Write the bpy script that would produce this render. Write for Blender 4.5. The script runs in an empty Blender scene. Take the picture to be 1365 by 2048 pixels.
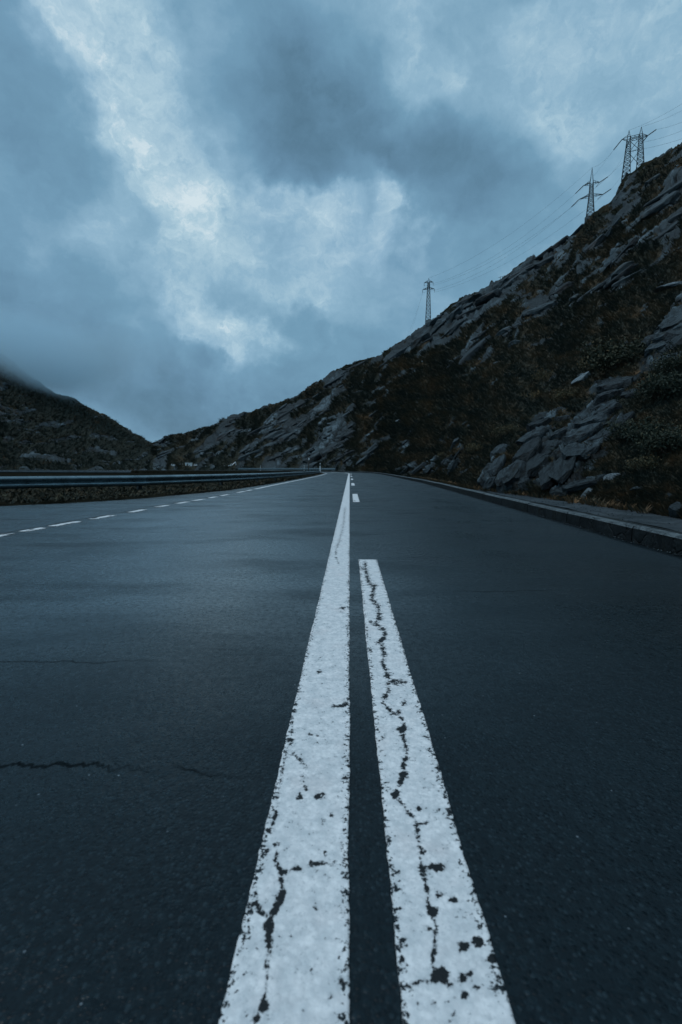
import bpy, math, random
import numpy as np
from mathutils import Vector, Euler, Matrix
random.seed(7); rng = np.random.default_rng(7)
R = math.radians
scene = bpy.context.scene
col = scene.collection

# ------------------------------------------------------------------ camera
F, CX, CY, CAMH = 1000.0, 682.5, 1024.0, 0.65
YAW, PITCH = math.atan(17.5 / 1004), math.atan(88 / 1000)
cam_d = bpy.data.cameras.new('camera'); cam = bpy.data.objects.new('camera', cam_d); col.objects.link(cam)
cam.location = (0, 0, CAMH); cam.rotation_euler = (R(90) - PITCH, 0, YAW)
cam_d.sensor_fit = 'VERTICAL'; cam_d.sensor_height = 36; cam_d.lens = F / 2048 * 36
cam_d.clip_start = 0.05; cam_d.clip_end = 6000
cam_d.dof.use_dof = True; cam_d.dof.focus_distance = 4.0; cam_d.dof.aperture_fstop = 5.2
scene.camera = cam
CM = np.array(Euler(cam.rotation_euler).to_matrix())
def pix_dir(px, py):
    d = CM @ np.array([px - CX, CY - py, -F]); return d / np.linalg.norm(d)
def pix_ae(px, py):                       # azimuth (0 = +Y, right positive), tan of elevation
    d = pix_dir(px, py); return math.atan2(d[0], d[1]), d[2] / math.hypot(d[0], d[1])
def ground(px, py, z=0.0):
    d = pix_dir(px, py); t = (z - CAMH) / d[2]; return d[0] * t, d[1] * t
def project(P):
    q = (P - np.array([0, 0, CAMH])) @ CM
    w = -q[..., 2]; w = np.where(w > 1e-3, w, 1e-3)
    return CX + F * q[..., 0] / w, CY - F * q[..., 1] / w

# ------------------------------------------------------------------ view + world + sun
scene.view_settings.view_transform = 'Standard'; scene.view_settings.look = 'None'
scene.view_settings.exposure = 0.0; scene.view_settings.gamma = 1.0; scene.view_settings.use_curve_mapping = False
SUN_EL, SUN_AZ = R(72), R(-115)
sun_d = bpy.data.lights.new('sun', 'SUN'); sun = bpy.data.objects.new('sun', sun_d); col.objects.link(sun)
sun_d.energy = 1.05; sun_d.angle = R(30); sun_d.color = (0.95, 0.96, 0.98)
sv = Vector((math.sin(SUN_AZ) * math.cos(SUN_EL), math.cos(SUN_AZ) * math.cos(SUN_EL), math.sin(SUN_EL)))
sun.rotation_euler = sv.to_track_quat('Z', 'Y').to_euler()

class G:                                   # small node helper
    def __init__(s, tree): s.t = tree; s.n = tree.nodes; s.l = tree.links
    def node(s, typ, **kw):
        n = s.n.new(typ)
        for k, v in kw.items(): setattr(n, k, v)
        return n
    def put(s, sock, v):
        if hasattr(v, 'is_output') or isinstance(v, bpy.types.NodeSocket): s.l.new(v, sock)
        elif v is not None: sock.default_value = v
    def math(s, op, a, b=None, c=None, clamp=False):
        n = s.node('ShaderNodeMath', operation=op, use_clamp=clamp); s.put(n.inputs[0], a)
        if b is not None: s.put(n.inputs[1], b)
        if c is not None: s.put(n.inputs[2], c)
        return n.outputs[0]
    def vmath(s, op, a, b=None):
        n = s.node('ShaderNodeVectorMath', operation=op); s.put(n.inputs[0], a)
        if b is not None: s.put(n.inputs[3 if op == 'SCALE' else 1], b)
        return n.outputs['Value'] if op in ('LENGTH', 'DOT_PRODUCT') else n.outputs[0]
    def noise(s, vec, scale, detail=4, rough=0.55, dist=0.0, out=0):
        n = s.node('ShaderNodeTexNoise'); s.put(n.inputs['Vector'], vec); n.inputs['Scale'].default_value = scale
        n.inputs['Detail'].default_value = detail; n.inputs['Roughness'].default_value = rough; n.inputs['Distortion'].default_value = dist
        return n.outputs[out]
    def voronoi(s, vec, scale, feature='F1', out='Distance'):
        n = s.node('ShaderNodeTexVoronoi', feature=feature); s.put(n.inputs['Vector'], vec); n.inputs['Scale'].default_value = scale
        return n.outputs[out]
    def rng(s, v, a, b, c=0.0, d=1.0, typ='SMOOTHSTEP'):
        n = s.node('ShaderNodeMapRange', interpolation_type=typ); s.put(n.inputs[0], v)
        for i, x in enumerate((a, b, c, d)): n.inputs[i + 1].default_value = x
        return n.outputs[0]
    def mix(s, f, a, b, blend='MIX'):
        n = s.node('ShaderNodeMix', data_type='RGBA', blend_type=blend); s.put(n.inputs[0], f)
        s.put(n.inputs[6], (*a, 1) if isinstance(a, tuple) else a); s.put(n.inputs[7], (*b, 1) if isinstance(b, tuple) else b)
        return n.outputs[2]
    def ramp(s, f, stops, interp='LINEAR'):
        n = s.node('ShaderNodeValToRGB'); n.color_ramp.interpolation = interp; s.put(n.inputs[0], f); e = n.color_ramp.elements
        while len(e) < len(stops): e.new(0.5)
        for i, (p, c) in enumerate(stops): e[i].position = p; e[i].color = (*c, 1)
        return n.outputs[0]
    def mapping(s, vec, loc=(0, 0, 0), rot=(0, 0, 0), sc=(1, 1, 1), typ='POINT'):
        n = s.node('ShaderNodeMapping', vector_type=typ); s.put(n.inputs[0], vec)
        n.inputs[1].default_value = loc; n.inputs[2].default_value = rot; n.inputs[3].default_value = sc
        return n.outputs[0]
def lin(r, g, b):
    f = lambda c: ((c / 255 + 0.055) / 1.055) ** 2.4 if c > 10 else c / 255 / 12.92
    return (f(r), f(g), f(b))

world = bpy.data.worlds.new('World'); scene.world = world; world.use_nodes = True
g = G(world.node_tree); g.n.clear()
out = g.node('ShaderNodeOutputWorld'); bg = g.node('ShaderNodeBackground'); g.l.new(bg.outputs[0], out.inputs[0])
bg.inputs[1].default_value = 0.1
sky = g.node('ShaderNodeTexSky', sky_type='NISHITA'); sky.sun_disc = False; sky.sun_elevation = SUN_EL; sky.sun_rotation = SUN_AZ
tc = g.node('ShaderNodeTexCoord'); sep = g.node('ShaderNodeSeparateXYZ'); g.l.new(tc.outputs['Generated'], sep.inputs[0])
az = g.math('ARCTAN2', sep.outputs[0], sep.outputs[1]); el = g.math('ARCSINE', sep.outputs[2])
cmb = g.node('ShaderNodeCombineXYZ'); g.l.new(az, cmb.inputs[0]); g.l.new(el, cmb.inputs[1])
P0 = cmb.outputs[0]
# domain warp from the direction itself so that it is seamless everywhere
w1 = g.noise(tc.outputs['Generated'], 3.0, 5, 0.55, out=1)
w1 = g.vmath('SCALE', g.vmath('SUBTRACT', w1, (0.5, 0.5, 0.5)), 0.34)
w2 = g.noise(tc.outputs['Generated'], 11.0, 6, 0.6, out=1)
w2 = g.vmath('SCALE', g.vmath('SUBTRACT', w2, (0.5, 0.5, 0.5)), 0.12)
PW = g.vmath('ADD', g.vmath('ADD', P0, w1), w2)
BLOBS = [  # px, py, half length, half width, image angle (down-right positive), amount
    (150, 40, 230, 62, 58, .42), (290, 215, 200, 70, 57, .46), (370, 370, 150, 80, 50, .30), (450, 455, 120, 85, 35, .50),
    (420, 620, 130, 42, 52, .34), (470, 672, 75, 36, 30, .34), (585, 612, 66, 38, -15, .40), (600, 405, 110, 46, 22, .44),
    (690, 425, 60, 25, 15, .2), (790, 480, 50, 78, 5, .42), (560, 520, 150, 90, 20, .12), (690, 560, 110, 90, 20, .10),
    (30, 200, 130, 260, 10, -.20), (130, 620, 300, 190, 28, -.20), (260, 800, 340, 130, 10, -.20), (20, 700, 150, 120, 0, -.12),
    (560, 120, 140, 250, -25, -.26), (690, 230, 190, 150, 40, -.26), (830, 345, 310, 115, 18, -.30), (960, 440, 190, 110, 20, -.16),
    (900, 560, 160, 120, 60, -.14), (640, 800, 330, 120, 0, -.22), (420, 830, 200, 80, 0, -.14), (620, 690, 110, 60, 10, -.08),
    (840, 60, 110, 150, -20, .12), (890, 160, 120, 70, 20, .12), (1060, 200, 260, 130, 0, .10), (1130, 235, 60, 60, 0, .14),
    (1290, 90, 200, 150, 0, .14), (1080, 330, 90, 90, 0, .10), (1200, 420, 120, 70, -20, .04), (130, 410, 190, 60, 10, .16), (-40, 420, 160, 90, 0, .06)]
acc = None
for (px, py, sa, sb, ang, amt) in BLOBS:
    a, te = pix_ae(px, py); e = math.atan(te)
    m = g.mapping(PW, (a, e, 0), (0, 0, R(-ang)), (sa / 1000 * 1.5 / (1 + te * .4), sb / 1000 * 1.5 / (1 + te * .4), 1), 'TEXTURE')
    v = g.rng(g.vmath('LENGTH', m), 1.0, 0.0, 0.0, amt)
    acc = v if acc is None else g.math('ADD', acc, v)
dir_s = g.mapping(P0, rot=(0, 0, R(50)), sc=(1.0, 2.2, 1))
det = g.noise(g.vmath('ADD', g.vmath('SCALE', tc.outputs['Generated'], 1.0), w2), 7.0, 8, 0.58, 0.3)
det2 = g.noise(g.vmath('ADD', dir_s, w2), 9.0, 6, 0.55)
det3 = g.noise(g.vmath('ADD', g.mapping(P0, rot=(0, 0, R(50)), sc=(1.0, 1.5, 1)), g.vmath('SCALE', w2, 1.6)), 22.0, 7, 0.62, 0.5)
base_v = g.math('ADD', g.math('MULTIPLY', acc, .90), 0.56)
base_v = g.math('SUBTRACT', base_v, g.math('MULTIPLY', g.math('MAXIMUM', g.math('SUBTRACT', base_v, .70), 0.0), .62))
val = g.math('ADD', base_v, g.math('MULTIPLY', g.math('SUBTRACT', det, 0.5), 0.46))
val = g.math('ADD', val, g.math('MULTIPLY', g.math('SUBTRACT', det2, 0.5), 0.26))
val = g.math('ADD', val, g.math('MULTIPLY', g.math('MULTIPLY', g.math('SUBTRACT', det3, 0.5), 0.62), g.rng(val, .50, .85, .12, 1.0)), clamp=True)
cr = g.ramp(val, [(0.0, lin(78, 112, 133)), (0.25, lin(101, 140, 166)), (0.45, lin(114, 156, 182)), (0.65, lin(142, 180, 203)), (0.85, lin(175, 205, 220)), (1.0, lin(212, 229, 236))])
hue = g.noise(tc.outputs['Generated'], 3.3, 3, 0.5)
cr = g.mix(g.rng(hue, .35, .7, 0, .35), cr, g.mix(1.0, cr, (1.04, 0.99, 1.03), 'MULTIPLY'))
cloud = g.vmath('SCALE', cr, 10.0)
final = g.mix(0.96, sky.outputs[0], cloud)
g.l.new(final, bg.inputs[0])

# ------------------------------------------------------------------ numpy noise
def _h(ix, iy, seed):
    n = (ix.astype(np.int64) * 374761393 + iy.astype(np.int64) * 668265263 + seed * 1274126177) & 0xffffffff
    n = ((n ^ (n >> 13)) * 1274126177) & 0xffffffff
    return ((n ^ (n >> 16)) & 0xffffff) / float(0xffffff)
def vn(x, y, seed=0):
    ix = np.floor(x); iy = np.floor(y); fx = x - ix; fy = y - iy
    ux = fx * fx * fx * (fx * (fx * 6 - 15) + 10); uy = fy * fy * fy * (fy * (fy * 6 - 15) + 10)
    def gr(a, b):
        t = _h(ix + a, iy + b, seed) * 6.2831853; return np.cos(t) * (fx - a) + np.sin(t) * (fy - b)
    n0 = gr(0, 0) * (1 - ux) + gr(1, 0) * ux; n1 = gr(0, 1) * (1 - ux) + gr(1, 1) * ux
    return (n0 * (1 - uy) + n1 * uy) * 1.5
def fbm(x, y, seed=0, o=4, ga=0.5):
    s = 0; a = 1; t = 0
    for i in range(o): s = s + a * vn(x * 2 ** i + 13.7 * i, y * 2 ** i + 7.1 * i, seed + i); t += a; a *= ga
    return s / t
def worley(x, y, seed=0):
    ix = np.floor(x); iy = np.floor(y)
    f1 = np.full(x.shape, 9.); f2 = np.full(x.shape, 9.); cid = np.zeros(x.shape); dx1 = np.zeros(x.shape); dy1 = np.zeros(x.shape); cid2 = np.zeros(x.shape)
    for a in (-1, 0, 1):
        for b in (-1, 0, 1):
            jx = ix + a; jy = iy + b
            cx = jx + 0.1 + .8 * _h(jx, jy, seed); cy = jy + 0.1 + .8 * _h(jx, jy, seed + 1)
            dx = x - cx; dy = y - cy; d = np.hypot(dx, dy); r = _h(jx, jy, seed + 2); r2 = _h(jx, jy, seed + 3)
            m = d < f1
            f2 = np.where(m, f1, np.minimum(f2, d)); f1 = np.where(m, d, f1)
            cid = np.where(m, r, cid); cid2 = np.where(m, r2, cid2); dx1 = np.where(m, dx, dx1); dy1 = np.where(m, dy, dy1)
    return f1, f2, cid, cid2, dx1, dy1
def sstep(a, b, x):
    t = np.clip((x - a) / (b - a), 0, 1); return t * t * (3 - 2 * t)

# ------------------------------------------------------------------ mesh + object helpers
def mesh(name, verts, faces, mat=None, smooth=False, attrs=None):
    verts = np.asarray(verts, dtype=np.float32)
    me = bpy.data.meshes.new(name)
    if isinstance(faces, np.ndarray):
        n, k = faces.shape
        me.vertices.add(len(verts)); me.vertices.foreach_set('co', verts.ravel())
        me.loops.add(n * k); me.loops.foreach_set('vertex_index', faces.astype(np.int32).ravel())
        me.polygons.add(n); me.polygons.foreach_set('loop_start', np.arange(0, n * k, k, dtype=np.int32))
        me.update(calc_edges=True); me.validate()
    else:
        me.from_pydata([tuple(v) for v in verts.tolist()], [], faces)
    if smooth: me.polygons.foreach_set('use_smooth', np.ones(len(me.polygons), dtype=bool))
    for k, v in (attrs or {}).items():
        v = np.asarray(v, dtype=np.float32)
        if v.ndim == 1:
            a = me.attributes.new(k, 'FLOAT', 'POINT'); a.data.foreach_set('value', v)
        else:
            a = me.attributes.new(k, 'FLOAT_VECTOR', 'POINT'); a.data.foreach_set('vector', v.ravel())
    if mat: me.materials.append(mat)
    return me
def tag(o, label=None, cat=None, group=None, kind=None):
    for k, v in (('label', label), ('category', cat), ('group', group), ('kind', kind)):
        if v: o[k] = v
    return o
def obj(name, me, parent=None, **kw):
    o = bpy.data.objects.new(name, me); col.objects.link(o)
    if parent: o.parent = parent
    return tag(o, **kw)
def empty(name, loc=(0, 0, 0), rz=0, **kw):
    o = bpy.data.objects.new(name, None); col.objects.link(o); o.location = loc; o.rotation_euler = (0, 0, rz); o.empty_display_size = .3
    return tag(o, **kw)
def grid_faces(nr, nc):
    i = np.arange(nr - 1)[:, None] * nc + np.arange(nc - 1)[None]; i = i.ravel()
    return np.stack([i, i + 1, i + nc + 1, i + nc], 1)
class MB:
    def __init__(s): s.v = []; s.f = []
    def box(s, c, size, rot=None):
        b = len(s.v); M = Euler(rot).to_matrix() if rot else Matrix.Identity(3); hx, hy, hz = [q / 2 for q in size]
        for x, y, z in ((-1, -1, -1), (1, -1, -1), (1, 1, -1), (-1, 1, -1), (-1, -1, 1), (1, -1, 1), (1, 1, 1), (-1, 1, 1)):
            s.v.append(tuple(M @ Vector((x * hx, y * hy, z * hz)) + Vector(c)))
        s.f += [tuple(b + i for i in q) for q in ((0, 3, 2, 1), (4, 5, 6, 7), (0, 1, 5, 4), (1, 2, 6, 5), (2, 3, 7, 6), (3, 0, 4, 7))]
        return s
    def beam(s, p, q, w, w2=None, n=4):
        p = Vector(p); q = Vector(q); d = (q - p).normalized(); u = d.orthogonal().normalized(); v = d.cross(u); b = len(s.v)
        for c, ww in ((p, w), (q, w2 or w)):
            for k in range(n):
                t = 2 * math.pi * (k + .5) / n; s.v.append(tuple(c + (u * math.cos(t) + v * math.sin(t)) * ww * .6))
        for k in range(n): s.f.append((b + k, b + (k + 1) % n, b + n + (k + 1) % n, b + n + k))
        s.f.append(tuple(b + k for k in range(n - 1, -1, -1))); s.f.append(tuple(b + n + k for k in range(n)))
        return s
    def prism(s, pts, y0, y1):                # xz outline extruded in y
        b = len(s.v); n = len(pts)
        for y in (y0, y1):
            for x, z in pts: s.v.append((x, y, z))
        s.f.append(tuple(range(b, b + n))); s.f.append(tuple(range(b + 2 * n - 1, b + n - 1, -1)))
        for k in range(n): s.f.append((b + (k + 1) % n, b + k, b + n + k, b + n + (k + 1) % n))
        return s
    def build(s, name, mat, parent=None, smooth=False, **kw):
        return obj(name, mesh(name, s.v, s.f, mat, smooth), parent, **kw)

# ------------------------------------------------------------------ materials
def material(name):
    m = bpy.data.materials.new(name); m.use_nodes = True; g = G(m.node_tree); b = g.n['Principled BSDF']; return m, g, b
def bump(g, b, h, strength=0.5, dist=0.01, prev=None):
    n = g.node('ShaderNodeBump'); n.inputs['Strength'].default_value = strength; n.inputs['Distance'].default_value = dist
    g.put(n.inputs['Height'], h)
    if prev is not None: g.l.new(prev, n.inputs['Normal'])
    return n.outputs[0]
def simple(name, colr, rough=0.6, metal=0.0, var=0.25, scale=8, bs=0.3, bd=0.01, spec=None):
    m, g, b = material(name); p = g.node('ShaderNodeTexCoord').outputs['Object']
    n = g.noise(p, scale, 5, .6)
    dark = tuple(c * (1 - var) for c in colr); lite = tuple(min(1, c * (1 + var)) for c in colr)
    g.l.new(g.mix(g.rng(n, .3, .7), dark, lite), b.inputs['Base Color']); b.inputs['Metallic'].default_value = metal
    g.l.new(g.rng(g.noise(p, scale * 2.3, 3), .3, .7, max(rough - .12, .05), min(rough + .12, 1)), b.inputs['Roughness'])
    g.l.new(bump(g, b, n, bs, bd), b.inputs['Normal'])
    if spec is not None: b.inputs['Specular IOR Level'].default_value = spec
    return m

def asphalt_nodes(g, pos):
    """colour, roughness, normal of wet worn asphalt"""
    big = g.noise(pos, .55, 5, .6); mid = g.noise(pos, 5, 4, .6); fine = g.noise(pos, 160, 3, .6)
    vor = g.voronoi(pos, 135); vcol = g.voronoi(pos, 135, out='Color')
    vs = g.node('ShaderNodeSeparateColor'); g.l.new(vcol, vs.inputs[0])
    c = g.mix(g.rng(big, .3, .7), (.002, .006, .009), (.005, .012, .016))
    c = g.mix(g.rng(mid, .35, .7, 0, .5), c, (.002, .006, .009))
    stone = g.math('MULTIPLY', g.rng(vs.outputs[0], .80, .86), g.rng(vor, .55, .35))
    gr = g.math('POWER', vs.outputs[2], 2.2); c = g.mix(g.math('MULTIPLY', gr, .6), c, (.011, .023, .030)); c = g.mix(g.math('MULTIPLY', stone, .6), c, (.020, .035, .044))
    vor3 = g.voronoi(pos, 62); vcol3 = g.voronoi(pos, 62, out='Color'); vs3 = g.node('ShaderNodeSeparateColor'); g.l.new(vcol3, vs3.inputs[0])
    spark = g.math('MULTIPLY', g.math('MULTIPLY', g.rng(vs3.outputs[1], .972, .998, 0, 1, 'LINEAR'), 1.0), g.rng(vor3, .17, .09))
    c = g.mix(spark, c, (.16, .20, .23))  # rare pale stones, their wet glint put into the colour
    h = g.math('ADD', g.math('MULTIPLY', g.rng(vor, 0, .7, 1, 0), .7), g.math('MULTIPLY', fine, .5))
    nb = bump(g, None, h, .45, .003)
    nb = bump(g, None, g.noise(pos, 22, 4, .6), .30, .010, nb)
    nb = bump(g, None, g.noise(pos, 1.3, 3, .5), .25, .03, nb)
    # damp patches: long sheets across the lane
    wet = g.noise(g.mapping(pos, sc=(.6, .6, 1)), 1.3, 4, .55, .15)
    sx = g.node('ShaderNodeSeparateXYZ'); g.l.new(pos, sx.inputs[0])
    track = g.math('ADD', g.rng(g.math('ABSOLUTE', g.math('ADD', sx.outputs[0], 1.35)), .25, 1.5, -.10, .05), g.rng(g.math('ABSOLUTE', g.math('SUBTRACT', sx.outputs[0], 1.5)), .2, .9, -.03, .03))
    ro = g.math('ADD', g.math('ADD', track, g.rng(wet, .36, .64, .24, .44)), g.math('MULTIPLY', g.math('SUBTRACT', g.noise(pos, 34, 3, .65), .5), .55))
    return c, ro, nb

def crack_mask(g, pos, spec):
    """spec: list of (x0, x1, y0, slope, waviness, half width, freq)"""
    sp = g.node('ShaderNodeSeparateXYZ'); g.l.new(pos, sp.inputs[0]); x, y = sp.outputs[0], sp.outputs[1]; acc = None
    for (x0, x1, y0, sl, am, hw, fr) in spec:
        cx = g.node('ShaderNodeCombineXYZ'); g.l.new(x, cx.inputs[0]); cx.inputs[1].default_value = y0
        wob = g.math('MULTIPLY', g.math('SUBTRACT', g.noise(cx.outputs[0], fr, 5, .6), .5), am)
        yc = g.math('ADD', g.math('MULTIPLY_ADD', x, sl, y0 - sl * (x0 + x1) / 2), wob)
        d = g.math('ABSOLUTE', g.math('SUBTRACT', y, yc))
        wv = g.math('MULTIPLY', g.noise(cx.outputs[0], fr * 7, 3, .6), 2 * hw)
        inn = g.math('MULTIPLY', g.rng(x, x0, x0 + .08), g.rng(x, x1 - .25, x1, 1, 0))
        m = g.math('MULTIPLY', g.math('MULTIPLY', g.rng(g.math('SUBTRACT', d, wv), -.0, .006, 1, 0), inn), .9)
        acc = m if acc is None else g.math('MAXIMUM', acc, m)
    return acc

M = {}
m, g, b = material('wet_asphalt'); pos = g.node('ShaderNodeTexCoord').outputs['Object']
c, ro, nb = asphalt_nodes(g, pos)
cracks = crack_mask(g, pos, [(-.95, -.36, 1.03, -.12, .26, .0036, 6.0), (-1.3, -.55, 1.62, .02, .10, .0022, 7.0), (-.42, -.15, 1.02, -.25, .14, .0014, 8.0),
                             (-3.2, -1.6, 4.6, .18, .35, .008, 1.2), (.5, 1.2, 2.62, .05, .2, .003, 2.0), (-2.6, -1.2, 8.1, .1, .6, .012, 1.0), (-2.6, -.4, 13.0, .05, .8, .02, .7),
                             (-2.4, -.5, 17.0, -.05, .8, .03, .7), (1.4, 2.6, 5.9, .1, .5, .006, 1.0)])
g.l.new(g.mix(cracks, c, (.003, .005, .006)), b.inputs['Base Color']); g.l.new(ro, b.inputs['Roughness'])
g.l.new(bump(g, None, cracks, -.9, .01, nb), b.inputs['Normal']); g.l.new(g.math('MULTIPLY', g.math('SUBTRACT', 1.0, cracks), .34), b.inputs['Specular IOR Level']); b.inputs['IOR'].default_value = 1.36
# film of water on the lane ahead, drier close to the worn centre of the near road
s_ = g.node('ShaderNodeSeparateXYZ'); g.l.new(pos, s_.inputs[0]); wy = g.math('ADD', s_.outputs[1], g.math('MULTIPLY', g.math('SUBTRACT', g.noise(g.mapping(pos, sc=(.6, .8, 1)), 1.3, 4, .6), .5), 2.2))
film = g.math('MULTIPLY', g.rng(wy, .8, 2.8), g.rng(s_.outputs[0], .0, 2.2, 1.0, .75))
film = g.math('MULTIPLY', film, g.rng(g.noise(g.mapping(pos, sc=(.4, 1.0, 1)), 1.7, 5, .6), .32, .55, .35, 1.0))
film = g.math('MULTIPLY', film, g.rng(g.noise(pos, 44, 4, .8), .38, .56, .35, 1.0))
g.l.new(film, b.inputs['Coat Weight']); b.inputs['Coat IOR'].default_value = 1.5; b.inputs['Coat Roughness'].default_value = .24
g.l.new(bump(g, None, g.noise(pos, 30, 3, .6), .22, .006), b.inputs['Coat Normal'])
M['asphalt'] = m

m, g, b = material('road_paint'); pos = g.node('ShaderNodeTexCoord').outputs['Object']
c, ro, nb = asphalt_nodes(g, pos)
chip = g.node('ShaderNodeAttribute', attribute_name='chip').outputs['Fac']; edge = g.node('ShaderNodeAttribute', attribute_name='edge').outputs['Fac']
n1 = g.noise(pos, 130, 4, .65); n2 = g.noise(pos, 34, 4, .6); n0 = g.noise(pos, 7, 3, .6); nf = g.noise(pos, 420, 3, .6)
cv = g.math('ADD', chip, g.math('MULTIPLY', g.math('SUBTRACT', n1, .5), 24.0))
cv = g.math('ADD', cv, g.math('MULTIPLY', g.math('SUBTRACT', n2, .5), 20.0))
gone1 = g.rng(cv, -.4, .6, 1, 0, 'LINEAR')
# frayed edges and pin holes: more of them towards the edges, in patches
pin = g.math('ADD', g.math('ADD', g.math('MULTIPLY', n1, .62), g.math('MULTIPLY', n2, .26)), g.math('ADD', g.math('MULTIPLY', nf, .12), g.math('MULTIPLY', n0, .10)))
thr = g.math('ADD', .424, g.math('MULTIPLY', g.rng(edge, 0, .026, 1, 0), .105))
gone2 = g.rng(g.math('SUBTRACT', pin, thr), -.008, .008, 1, 0, 'LINEAR')
gone = g.math('MAXIMUM', gone1, gone2)
pc = g.mix(g.rng(n2, .3, .7), (.60, .64, .655), (.86, .87, .87))
pc = g.mix(g.rng(n1, .5, .30, 0, .55), pc, (.42, .46, .48))
pc = g.mix(g.rng(n0, .5, .75, 0, .45), pc, (.70, .65, .64))
pc = g.mix(g.rng(g.voronoi(pos, 90), .2, .7, 0, .3), pc, (.44, .47, .49))
pc = g.mix(g.rng(cv, .5, 5, .45, 0), pc, (.30, .33, .35))
g.l.new(g.mix(gone, pc, g.mix(gone1, c, (.006, .009, .011))), b.inputs['Base Color'])
b.inputs['Roughness'].default_value = .62; b.inputs['Specular IOR Level'].default_value = .35
h = g.math('SUBTRACT', g.math('MULTIPLY', n1, .7), g.math('MULTIPLY', gone, .9))
h = g.math('SUBTRACT', h, g.math('MULTIPLY', g.voronoi(pos, 120), .5))
g.l.new(bump(g, None, h, .55, .003), b.inputs['Normal']); M['paint'] = m

# hillside: rock and heath
def hillside_mat(name, heath=((.017, .022, .018), (.038, .031, .021), (.072, .048, .028)), rockc=((.014, .022, .027), (.060, .085, .098)), green=(.012, .016, .010)):
    m, g, b = material(name)
    uv = g.node('ShaderNodeAttribute', attribute_name='uvw').outputs['Vector']; rock = g.node('ShaderNodeAttribute', attribute_name='rock').outputs['Fac']
    tone = g.node('ShaderNodeAttribute', attribute_name='tone').outputs['Fac']
    pos = g.node('ShaderNodeTexCoord').outputs['Object']
    rot = g.mapping(uv, rot=(0, 0, R(-38)), sc=(1, 1, 1)); st = g.mapping(rot, sc=(1, 3.2, 1))
    n1 = g.noise(uv, 9, 7, .68); n2 = g.noise(st, 4.5, 6, .65, .4); n3 = g.noise(uv, 34, 4, .65)
    mk = g.math('ADD', rock, g.math('ADD', g.math('MULTIPLY', g.math('SUBTRACT', n1, .5), 1.7), g.math('MULTIPLY', g.math('SUBTRACT', n3, .5), .8)))
    mk = g.rng(mk, .46, .58)
    n4 = g.noise(g.mapping(rot, sc=(1, 5.0, 1)), 2.2, 5, .6, .3)
    q = g.math('ADD', g.math('MULTIPLY', g.math('SUBTRACT', n2, .5), 1.1), g.math('MULTIPLY', g.math('SUBTRACT', n4, .5), .9))
    q = g.math('ADD', g.math('ADD', q, g.math('MULTIPLY', g.math('SUBTRACT', n3, .5), .9)), tone, clamp=True)
    rc = g.ramp(q, [(0, (.003, .004, .004)), (.3, (.006, .009, .010)), (.55, (.013, .020, .023)), (.8, (.034, .052, .061)), (1, (.085, .118, .135))])
    rc = g.mix(g.rng(g.voronoi(g.vmath('ADD', st, g.vmath('SCALE', g.noise(uv, 8, 3, .6, out=1), .12)), 6, 'DISTANCE_TO_EDGE'), 0, .06, .8, 0), rc, (.004, .006, .006))
    rc = g.mix(g.rng(n3, .5, .62, 0, .6), rc, (.010, .013, .012))
    hc = g.mix(g.rng(g.noise(uv, 2.2, 4, .6), .38, .62), heath[0], heath[1])
    hc = g.mix(g.rng(g.noise(uv, 5.5, 5, .7), .52, .72), hc, heath[2]); hc = g.mix(g.rng(g.noise(uv, 3.1, 4, .6), .5, .7, 0, .7), hc, green)
    g.l.new(g.mix(mk, hc, rc), b.inputs['Base Color'])
    g.l.new(g.rng(mk, 0, 1, .95, .62), b.inputs['Roughness']); g.l.new(g.rng(mk, 0, 1, .0, .16), b.inputs['Specular IOR Level'])
    # relief follows distance: strength through a scaled height
    r = g.vmath('LENGTH', pos); hh = g.math('MULTIPLY', g.math('ADD', g.math('MULTIPLY', n1, .6), g.math('ADD', g.math('MULTIPLY', n3, .35), g.math('MULTIPLY', n2, .4))), g.math('MULTIPLY', r, .0040))
    g.l.new(bump(g, None, hh, 1.0, 1.0), b.inputs['Normal'])
    return m
M['hill'] = hillside_mat('hillside_rock_and_heath')
M['ground'] = simple('damp_heath_ground', (.012, .012, .009), .95, 0, .5, 1.5, .8, .05, 0)
M['steel'] = simple('galvanised_steel', (.15, .22, .25), .33, .6, .22, 3, .1, .002)
M['post'] = simple('grey_steel_post', (.045, .06, .065), .55, .5, .3, 9, .2, .002)
M['lattice'] = simple('dark_lattice_steel', (.035, .055, .062), .7, .2, .2, 1, 0, .01)
M['glass'] = simple('insulator_string', (.02, .03, .035), .4, 0, .1, 4, 0, .01)
M['wire'] = simple('power_cable', (.06, .075, .085), .6, .2, .1, 1, 0, .01)
M['white'] = simple('off_white_enamel', (.80, .83, .84), .5, 0, .08, 3, .05, .002)
M['dark'] = simple('dark_trim', (.02, .022, .024), .5, 0, .2, 6, .1, .002)
M['rubber'] = simple('black_rubber', (.012, .012, .012), .8, 0, .2, 6, .2, .002)
M['wood'] = simple('weathered_wood', (.06, .05, .04), .9, 0, .3, 10, .4, .01)
M['seam'] = simple('bitumen_seam', (.004, .006, .007), .5, 0, .4, 30, .5, .004)
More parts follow.
